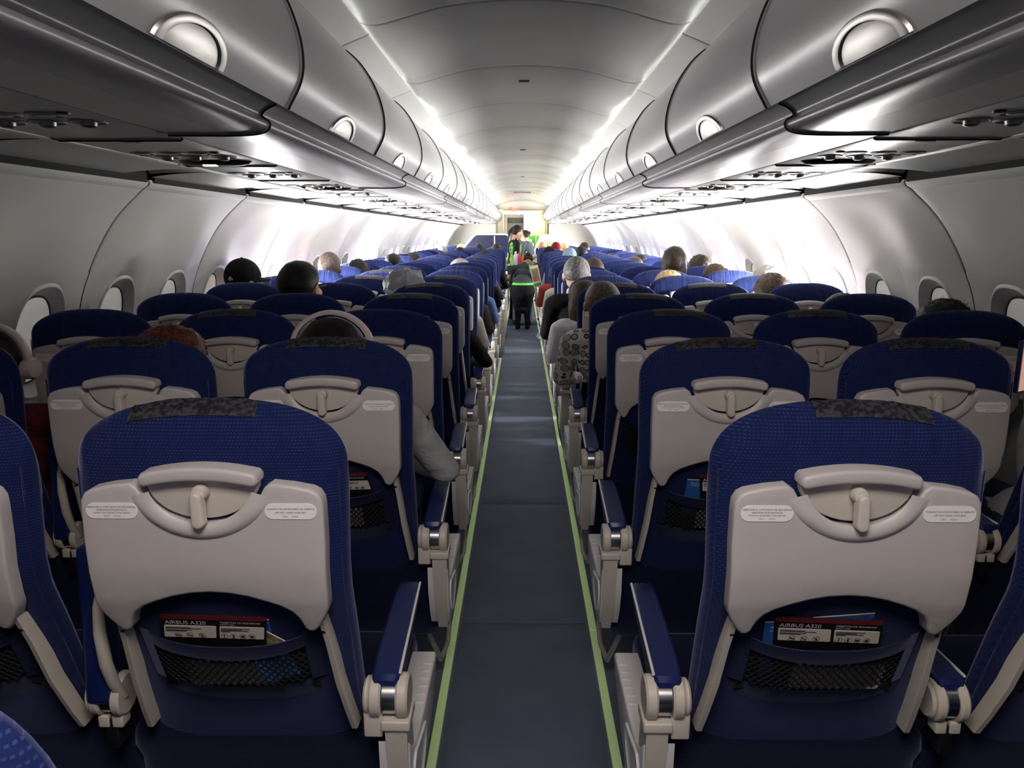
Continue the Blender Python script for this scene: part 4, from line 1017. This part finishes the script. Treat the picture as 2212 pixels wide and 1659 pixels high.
person('person with curly brown hair, right side, row with the bright window', 5, 1.40, 1.195, 'a', 'light', 'white', hk='curly', hc='brown')
person('person in a grey hood against the right wall', 6, 1.60, 1.215, 'leanR', 'light', 'grey', hk='hood', hc='hood')
person('person with just the brown crown showing, right window', 4, 1.50, 1.150, 'a', 'tan', 'dark', hc='dark')
person('person with wide black hair, right window, close', 3, 1.58, 1.172, 'leanR', 'tan', 'black', hk='curly', hc='black')
# grey bundled jacket over a left seat
g = MB(); ell(g, (0, 0, 0), (.12, .10, .10), Matrix(), CLO['grey'], 28, 18, lambda d: 1 + .22 * noise.noise(d * 3.1)); ell(g, (.03, -.06, -.02), (.06, .06, .05), Matrix(), CLO['black'], 20, 12, lambda d: 1 + .2 * noise.noise(d * 4))
tag(obj('jacket', g, None, (-.665, ROW1 + PITCH * 4 + .26, 1.125)), 'grey jacket bunched on the left aisle seat, above the fifth row', 'jacket')
# hand with a phone at the right edge
g = MB(); g.box((0, 0, 0), (.012, .078, .155), mat('phone_case_blue', (.01, .02, .12), .4), .004); 
t = thing('phone', 'phone in a dark blue case held up at the right edge', 'phone', (1.475, 2.26, 1.035)); obj('case', g, t, (0, 0, 0), (0, 0, R(-55)))
g = MB(); g.box((0, 0, 0), (.001, .070, .145), mat('phone_screen', (.25, .16, .12), .3, emit=(.8, .5, .4), estr=.5), 0); obj('screen', g, t, (.0075, -.0045, 0), (0, 0, R(-55)))
g = MB(); hand(g, (1.53, 2.28, .92), (-.3, -.15, .9), (.5, -.8, 0), 1); capsule(g, (1.53, 2.28, .92), (1.60, 2.32, .75), .026, .036); capsule(g, (1.60, 2.32, .75), (1.66, 2.15, .74), .036, .045)
capsule(g, (1.66, 2.15, .74), (1.62, 2.14, .95), .05, .055); ell(g, (1.55, 2.16, .82), (.12, .09, .22)); ell(g, (1.55, 2.22, .56), (.15, .12, .12)); capsule(g, (1.55, 2.17, 1.0), (1.55, 2.19, 1.07), .05, .05); head(g, Matrix.Translation((1.55, 2.21, 1.0 + .10)) @ Matrix.Scale(.95, 4))
for s in (-1, 1): capsule(g, (1.55 + s * .08, 2.25, .53), (1.55 + s * .09, 2.62, .515), .08, .06); capsule(g, (1.55 + s * .09, 2.62, .50), (1.55 + s * .09, 2.60, .12), .056, .042); capsule(g, (1.55 + s * .09, 2.58, .06), (1.55 + s * .09, 2.72, .045), .04, .034)
me = remesh('person', g, .0065, lambda c: 0 if (c.z > 1.03 or (c.y > 2.21 and c.z > .80)) else (3 if c.z < .11 else (2 if c.z < .60 else 1)), 3)
o = obj('person', me); tag(o, 'person at the right edge, only the hand holding a phone in view', 'person', SEAT_HEAD)
for i, mm in enumerate((SK['light'], CLO['palegrey'], CLO['jeans'], CLO['black'])): o.material_slots[i].link = 'OBJECT'; o.material_slots[i].material = mm
obj('hair', hair('short', 'dark'), o, (1.55, 2.21, 1.10))

# ------------------------------------------------------------------ cabin crew in the aisle
def crew(name, build, pick, mats, label, vox=.007):
    g = MB(); build(g); me = remesh('person', g, vox, pick, 14); o = obj('person', me); tag(o, label, 'person', 'cabin crew in the aisle')
    for i, mm in enumerate(mats): o.material_slots[i].link = 'OBJECT'; o.material_slots[i].material = mm
    return o
CX, CY = -.135, 12.72         # standing, facing right
RZ = Matrix.Translation((CX, CY, 0)) @ Matrix.Rotation(R(-70), 4, 'Z')
H1 = RZ @ Matrix.Translation((0, .06, 1.435)) @ Matrix.Rotation(R(-12), 4, 'X')
def b1(g):
    P = lambda *a: RZ @ Vector(a)
    ell(g, (0, 0, .86), (.165, .12, .13), RZ); ell(g, (0, .0, 1.0), (.13, .10, .16), RZ); ell(g, (0, .0, 1.17), (.155, .105, .15), RZ)
    capsule(g, P(-.14, 0, 1.265), P(.14, 0, 1.265), .05, .05); capsule(g, P(0, 0, 1.27), P(0, .03, 1.37), .05, .047); head(g, H1)
    for s in (-1, 1):
        capsule(g, P(s * .165, 0, 1.25), P(s * .19, -.02, .98), .044, .037); w_ = P(s * .12, .22, .97); capsule(g, P(s * .19, -.02, .98), w_, .036, .026)
        hand(g, w_, RZ.to_3x3() @ Vector((-s * .2, 1, 0)), (0, 0, 1), -s)
        capsule(g, P(s * .075, 0, .80), P(s * .075, .01, .46), .085, .058); capsule(g, P(s * .075, .01, .46), P(s * .07, -.02, .10), .054, .036); capsule(g, P(s * .07, -.03, .05), P(s * .075, .12, .035), .038, .03)
inv1 = RZ.inverted()
def pick1(c):
    q = inv1 @ c
    if q.z > 1.345 or (abs(q.x) < .045 and q.z > 1.32): return 0
    if abs(q.x) > .10 and q.z < 1.10 and q.z > .90 and (q.y > .04 or abs(q.x) > .158): return 0
    if q.z < .07: return 3
    if abs(q.x) > .045 and abs(q.x) < .145 and q.z > .93 and (abs(q.y) > .055): return 2
    if .905 < q.z < .93: return 2
    return 1
c1 = crew('a', b1, pick1, (SK['tan'], CLO['black'], CLO['green'], CLO['black']), 'crew member standing in profile, black ponytail and green leaf print vest')
o = obj('hair', hair('pony', 'black'), c1); o.matrix_world = H1; o.location, o.rotation_euler = H1.to_translation(), H1.to_euler()
eyes(c1, H1)
BX, BY = .005, 11.46          # bending forward, seen from behind
def b2(g):
    P = lambda x, y, z: Vector((BX + x, BY + y, z))
    ell(g, P(0, .0, .585), (.188, .16, .185)); ell(g, P(0, .06, .70), (.15, .15, .12)); ell(g, P(0, .24, .80), (.135, .18, .105)); ell(g, P(0, .44, .87), (.15, .14, .10))
    capsule(g, P(-.13, .52, .89), P(.13, .52, .89), .055, .055); capsule(g, P(0, .55, .91), P(.03, .64, .96), .05, .046); head(g, H2)
    for s in (-1, 1):
        capsule(g, P(s * .155, .52, .88), P(s * .215, .36, .74) if s < 0 else P(.22, .55, .70), .044, .037); el = P(-.215, .36, .74) if s < 0 else P(.22, .55, .70)
        w_ = P(s * .17, .66, .80) if s < 0 else P(.20, .78, .78); capsule(g, el, w_, .036, .026); hand(g, w_, (0.1, 1, .2), (0, 0, 1), -s)
        capsule(g, P(s * .075, .02, .52), P(s * .070, .07, .34), .098, .070); capsule(g, P(s * .070, .07, .34), P(s * .068, .0, .10), .062, .036); capsule(g, P(s * .068, -.01, .05), P(s * .085, .13, .035), .038, .03)
    capsule(g, P(-.05, .05, .42), P(.05, .05, .42), .09, .09); capsule(g, P(-.03, .05, .30), P(.03, .05, .30), .06, .06)
H2 = Matrix.Translation((BX + .085, BY + .70, 1.0)) @ Matrix.Rotation(R(-48), 4, 'X')
def pick2(c):
    x, y, z = c.x - BX, c.y - BY, c.z
    if y > .60 and z > .91 or (abs(x) > .13 and y > .30 and z < .80 and y < 1.0 and (abs(x) > .185 or y > .6)): return 0
    if z > .655 and y < .10 and z < .705 - y * .0 and z > .675: return 2
    if x > .095 and y > .16 and z > .60: return 2
    if z > .70 or (y > .14 and z > .60): return 1
    return 3
c2 = crew('b', b2, pick2, (SK['tan'], cloth('charcoal_cloth', (.040, .046, .050)), mat('green_belt_cloth', (.10, .55, .06), .6), CLO['black']), 'crew member in black bending over the trolley, seen from behind')
H2h = H2; o = obj('hair', hair('bun', 'dark'), c2); o.location, o.rotation_euler = H2h.to_translation(), H2h.to_euler()
DX, DY = .14, 15.78
RD = Matrix.Translation((DX, DY, 0)) @ Matrix.Rotation(R(60), 4, 'Z'); H3 = RD @ Matrix.Translation((0, .10, 1.37)) @ Matrix.Rotation(R(-15), 4, 'X')
def b3(g):
    P = lambda *a: RD @ Vector(a)
    ell(g, (0, 0, .86), (.17, .12, .13), RD); ell(g, (0, .0, 1.0), (.15, .11, .17), RD); ell(g, (0, .03, 1.13), (.17, .11, .13), RD); capsule(g, P(-.14, .04, 1.20), P(.14, .04, 1.20), .055, .055); capsule(g, P(0, .04, 1.2), P(0, .08, 1.30), .05, .048); head(g, H3)
    for s in (-1, 1):
        capsule(g, P(s * .17, .04, 1.19), P(s * .23, .05, .96), .048, .04); w_ = P(s * .14, .28, .95); capsule(g, P(s * .23, .05, .96), w_, .038, .027); hand(g, w_, RD.to_3x3() @ Vector((-s * .2, 1, 0)), (0, 0, 1), -s)
        capsule(g, P(s * .08, 0, .80), P(s * .08, .01, .46), .085, .058); capsule(g, P(s * .08, .01, .46), P(s * .075, -.02, .10), .054, .036); capsule(g, P(s * .075, -.03, .05), P(s * .08, .12, .035), .038, .03)
inv3 = RD.inverted()
c3 = crew('c', b3, lambda c: 0 if (inv3 @ c).z > 1.27 else (2 if ((inv3 @ c).x > .14 and (inv3 @ c).z > .9) else (1 if (inv3 @ c).z > .9 else 3)), (SK['light'], CLO['slate'], CLO['white'], CLO['black']), 'crew member beyond the trolley in grey with a white sleeve and face mask')
o = obj('hair', hair('bun', 'dark'), c3); o.location, o.rotation_euler = H3.to_translation(), H3.to_euler()
g = MB(); ell(g, (0, .045, -.045), (.058, .058, .055), H3, CLO['white']); obj('face_mask', g, c3); eyes(c3, H3)

# trolley and what stands on it
TY = 12.25
t = thing('service_trolley', 'white service trolley in the aisle in front of the bending crew member', 'trolley', (.0, TY, 0))
TW = mat('trolley_white', (.70, .70, .68), .4); g = MB(); g.box((0, 0, .48), (.30, .40, .80), TW, .012); obj('body', g, t)
for k in range(3):
    g = MB(); g.box((0, -.206, .24 + .25 * k), (.27, .012, .22), TW, .005); g.box((0, -.216, .31 + .25 * k), (.10, .010, .018), BLACK, .003); obj('drawer', g, t)
g = MB(); g.box((0, 0, .895), (.31, .42, .03), DSTEEL, .008); obj('top_tray', g, t)
for x in (-.12, .12):
    for y in (-.16, .16):
        g = MB(); g.lathe([(.001, -.015), (.032, -.015), (.038, -.008), (.038, .008), (.032, .015), (.001, .015)], BLACK, 16, Matrix.Translation((x, y, .038)) @ Matrix.Rotation(math.pi / 2, 4, 'Y')); g.box((x, y, .07), (.03, .02, .05), DSTEEL, .003); obj('wheel', g, t)
def bottle(x, y, col, h, r, label, capc):
    m = mat('bottle_' + col[0], col[1], .25); g = MB(); g.lathe([(.001, 0), (r * .95, 0), (r, .006), (r, h * .62), (r * .9, h * .72), (r * .42, h * .84), (r * .40, h * .93), (.001, h * .93)], m, 18)
    o = obj('bottle', g, None, (x, y, .912)); tag(o, label, 'bottle', 'bottles on the trolley')
    c = MB(); c.lathe([(r * .45, h * .90), (r * .45, h), (.001, h)], mat('cap_' + capc[0], capc[1], .4), 14); obj('bottle_cap', c, o)
bottle(-.105, TY - .10, ('white', (.80, .78, .72)), .23, .040, 'white plastic bottle at the left end of the trolley', ('white', (.85, .85, .85)))
bottle(-.045, TY - .12, ('pink', (.70, .06, .16)), .22, .026, 'tall pink red bottle on the trolley', ('red', (.6, .03, .05)))
bottle(.010, TY - .12, ('orange', (.80, .20, .04)), .21, .027, 'orange bottle in the middle of the trolley', ('green', (.05, .35, .05)))
bottle(.065, TY - .08, ('cream', (.80, .76, .65)), .23, .030, 'cream bottle behind the bun of the bending crew member', ('cream', (.85, .8, .6)))
bottle(.112, TY - .10, ('green', (.14, .50, .05)), .19, .030, 'green carton bottle at the right end of the trolley', ('lime', (.2, .6, .1)))
g = MB(); g.box((0, 0, 0), (.105, .003, .27), PAPER, .001); g.box((0, -.0022, .02), (.085, .001, .16), mat('menu_photo', (.20, .28, .16), .4, color2=(.40, .10, .05), noise_scale=16)); g.box((0, -.0022, -.105), (.085, .001, .035), mat('menu_green', (.05, .22, .03), .5))
tag(obj('menu_card', g, None, (.165, 9.55, .90), (R(-8), R(-14), R(-6))), 'tall menu card with a food photo held out into the aisle', 'menu')
g = MB(); g.box((0, 0, 0), (.085, .25, .05), CLO['white'], .022); g.box((0, -.02, .04), (.07, .12, .06), CLO['white'], .02)
tag(obj('sneaker', g, None, (.245, 10.3, .04), (0, 0, R(8))), 'white sneaker sticking out at the right edge of the aisle', 'shoe')
g = MB()
rows = []
for z, w_, th in ((.62, .05, .04), (.50, .055, .045), (.38, .05, .04), (.28, .045, .035), (.18, .035, .03), (.12, .015, .012)):
    rows.append([(w_ * math.cos(q) + .006 * math.sin(z * 40), th * math.sin(q) * (1 + .1 * math.sin(5 * q)), z) for q in [2 * math.pi * k / 20 for k in range(20)]])
g.grid(rows, CLO['cream'], close=True); g.add(rows[0], [tuple(range(20))], CLO['cream']); g.add(rows[-1], [tuple(range(20))[::-1]], CLO['cream'])
tag(obj('jacket', g, None, (-.225, 7.9, .03)), 'cream jacket hanging over a left armrest into the aisle', 'jacket')
g = MB(); g.tube([(0, 0, .42), (.02, -.02, .33), (.01, 0, .22), (.03, .02, .10), (.05, -.03, .03)], .012, BLACK, 8, flat=.3)
tag(obj('bag_strap', g, None, (.215, 4.9, .0)), 'black bag strap dangling to the floor on the right aisle edge', 'strap')

# ------------------------------------------------------------------ front of the cabin
def slab(name, boxes, lab=None, cat=None, loc=(0, 0, 0)):
    g = MB()
    for c, sz, m in boxes: g.box(c, sz, m, .004)
    o = obj(name, g, None, loc)
    if lab: tag(o, lab, cat)
    else: o['kind'] = 'structure'
    return o
for s_, n_ in ((-1, 'left'), (1, 'right')): slab('wall_bulkhead_' + n_, [((s_ * 1.25, 19.0, 1.55), (1.22, .03, 1.4), BULK)])
slab('trim_10', [((0, 19.53, 2.13), (1.32, .03, .24), BULK)])
CREAM = mat('galley_cream', (.62, .55, .40), .45); DGREY = mat('door_grey', (.22, .21, .21), .45); GREEN = mat('galley_green', (.07, .36, .04), .4)
slab('trim_9', [((0, 20.2, 1.965), (2.6, 1.4, .10), CREAM), ((0, 19.48, 1.93), (1.3, .04, .10), CREAM)])
slab('wall_galley_left', [((-.78, 20.0, 1.0), (.62, 1.9, 2.0), CREAM)])
d = bpy.data.objects.new('door_1', None); COL.objects.link(d); d['kind'] = 'structure'; d.location = (-.18, 20.98, 0)
g = MB(); g.box((0, 0, .93), (.42, .04, 1.80), DGREY, .01); obj('door_leaf', g, d)
g = MB(); g.box((0, -.03, 1.76), (.40, .02, .14), mat('door_dark', (.07, .07, .08), .5), .004); g.lathe([(.001, 0), (.02, 0), (.02, .01), (.001, .012)], BLACK, 14, Matrix.Translation((.0, -.04, 1.77)) @ Matrix.Rotation(math.pi / 2, 4, 'X')); obj('door_header', g, d)
g = MB(); g.tube([(-.15, -.025, .9), (-.15, -.025, 1.45), (-.10, -.025, 1.58), (.10, -.025, 1.58), (.15, -.025, 1.45), (.15, -.025, .9)], .008, DGREY, 8); obj('door_moulding', g, d)
t = thing('galley', 'cream galley cabinets with green trolleys at the far front right', 'galley', (.35, 20.6, 0))
g = MB(); g.box((0, 0, 1.02), (.62, .66, 1.78), CREAM, .006); obj('body', g, t)
for x in (-.12, .14):
    g = MB(); g.box((x, -.335, 1.55), (.22, .02, .38), mat('galley_door_light', (.75, .68, .50), .4), .01); obj('door', g, t)
for x in (-.14, .14):
    for z in (1.18, .80, .42):
        g = MB(); g.box((x, -.34, z), (.25, .03, .34), GREEN, .012); g.lathe([(.001, 0), (.045, 0), (.045, .006), (.001, .008)], PAPER, 20, Matrix.Translation((x, -.356, z + .05)) @ Matrix.Rotation(math.pi / 2, 4, 'X')); obj('door', g, t)['label'] = 'green galley container with round pale label'
g = MB(); g.box((0, 0, 0), (.09, .03, .10), REDL, .006); 
tag(obj('exit_sign', g, None, (-.215, 19.44, 1.99)), 'red lit exit sign over the far doorway', 'sign')
for x in (-.09, .055):
    g = MB(); g.lathe([(.001, -.02), (.035, -.02), (.04, 0), (.03, .012), (.001, .02)], COOL, 20, Matrix.Translation((x, 19.43, 1.91)) @ Matrix.Rotation(math.pi / 2, 4, 'X'))
    tag(obj('ceiling_lamp', g), 'small blue-white round lamp above the far doorway, %s one' % ('left' if x < 0 else 'right'), 'lamp', 'round lamps over the doorway')
for x in (-.32, .30):
    g = MB(); g.box((x, 19.43, 1.905), (.32, .02, .03), LAMP, .006); tag(obj('strip_lamp', g), 'warm strip lamp over the far doorway, %s side' % ('left' if x < 0 else 'right'), 'lamp', 'strip lamps over the doorway')
g = MB(); g.box((0, 0, 0), (.34, .10, .022), mat('sign_grey', (.18, .18, .17), .4), .008); g.box((0, -.02, -.013), (.15, .05, .006), REDL, .002)
tag(obj('exit_sign', g, None, (0, 15.4, 2.195)), 'flat exit sign with a red panel under the far ceiling', 'sign')
# partition screens before the front vestibule
PW_ = mat('partition_white', (.50, .51, .44), .5); LOGO = mat('logo_green', (.07, .26, .015), .5)
t = thing('partition', 'white partition with a green logo at the front right', 'partition', (.78, 18.1, 0))
g = MB(); poly = [(-.52, .02), (.80, .02), (.80, .60), (.62, 1.05), (.30, 1.36), (.22, 1.40), (-.30, 1.40), (-.38, 1.36), (-.50, 1.05)]; g.prism(poly, -.02, .02, PW_, bev=.008); obj('panel', g, t)
g = MB(); g.text('viva', .30, Matrix.Translation((-.13, -.022, 1.18)) @ Matrix.Rotation(math.pi / 2, 4, 'X'), LOGO)
g.grid([[(.215 + q * math.cos(a), -.0225, 1.285 + q * math.sin(a)) for a in [2 * math.pi * k / 20 for k in range(20)]] for q in (.032, .022)], LOGO, close=True, flip=True); obj('logo', g, t)
t = thing('partition', 'grey framed partition with a dark window at the front left', 'partition', (-.80, 18.1, 0))
g = MB(); outer = [(.50, .02), (-.80, .02), (-.80, .70), (-.55, 1.10), (-.32, 1.36), (-.25, 1.40), (.42, 1.40), (.50, 1.36)][::-1]
g.tube([(x, 0, z) for x, z in outer] + [(outer[0][0], 0, outer[0][1])], .022, WALL, 8); obj('frame', g, t)
g = MB(); g.prism([(x * .99, z * .99 + .005) for x, z in outer], -.008, .008, mat('dark_screen', (.015, .016, .035), .2)); g.tube([(.16, -.012, .5), (.16, -.012, 1.36)], .012, WALL, 8); obj('screen', g, t)
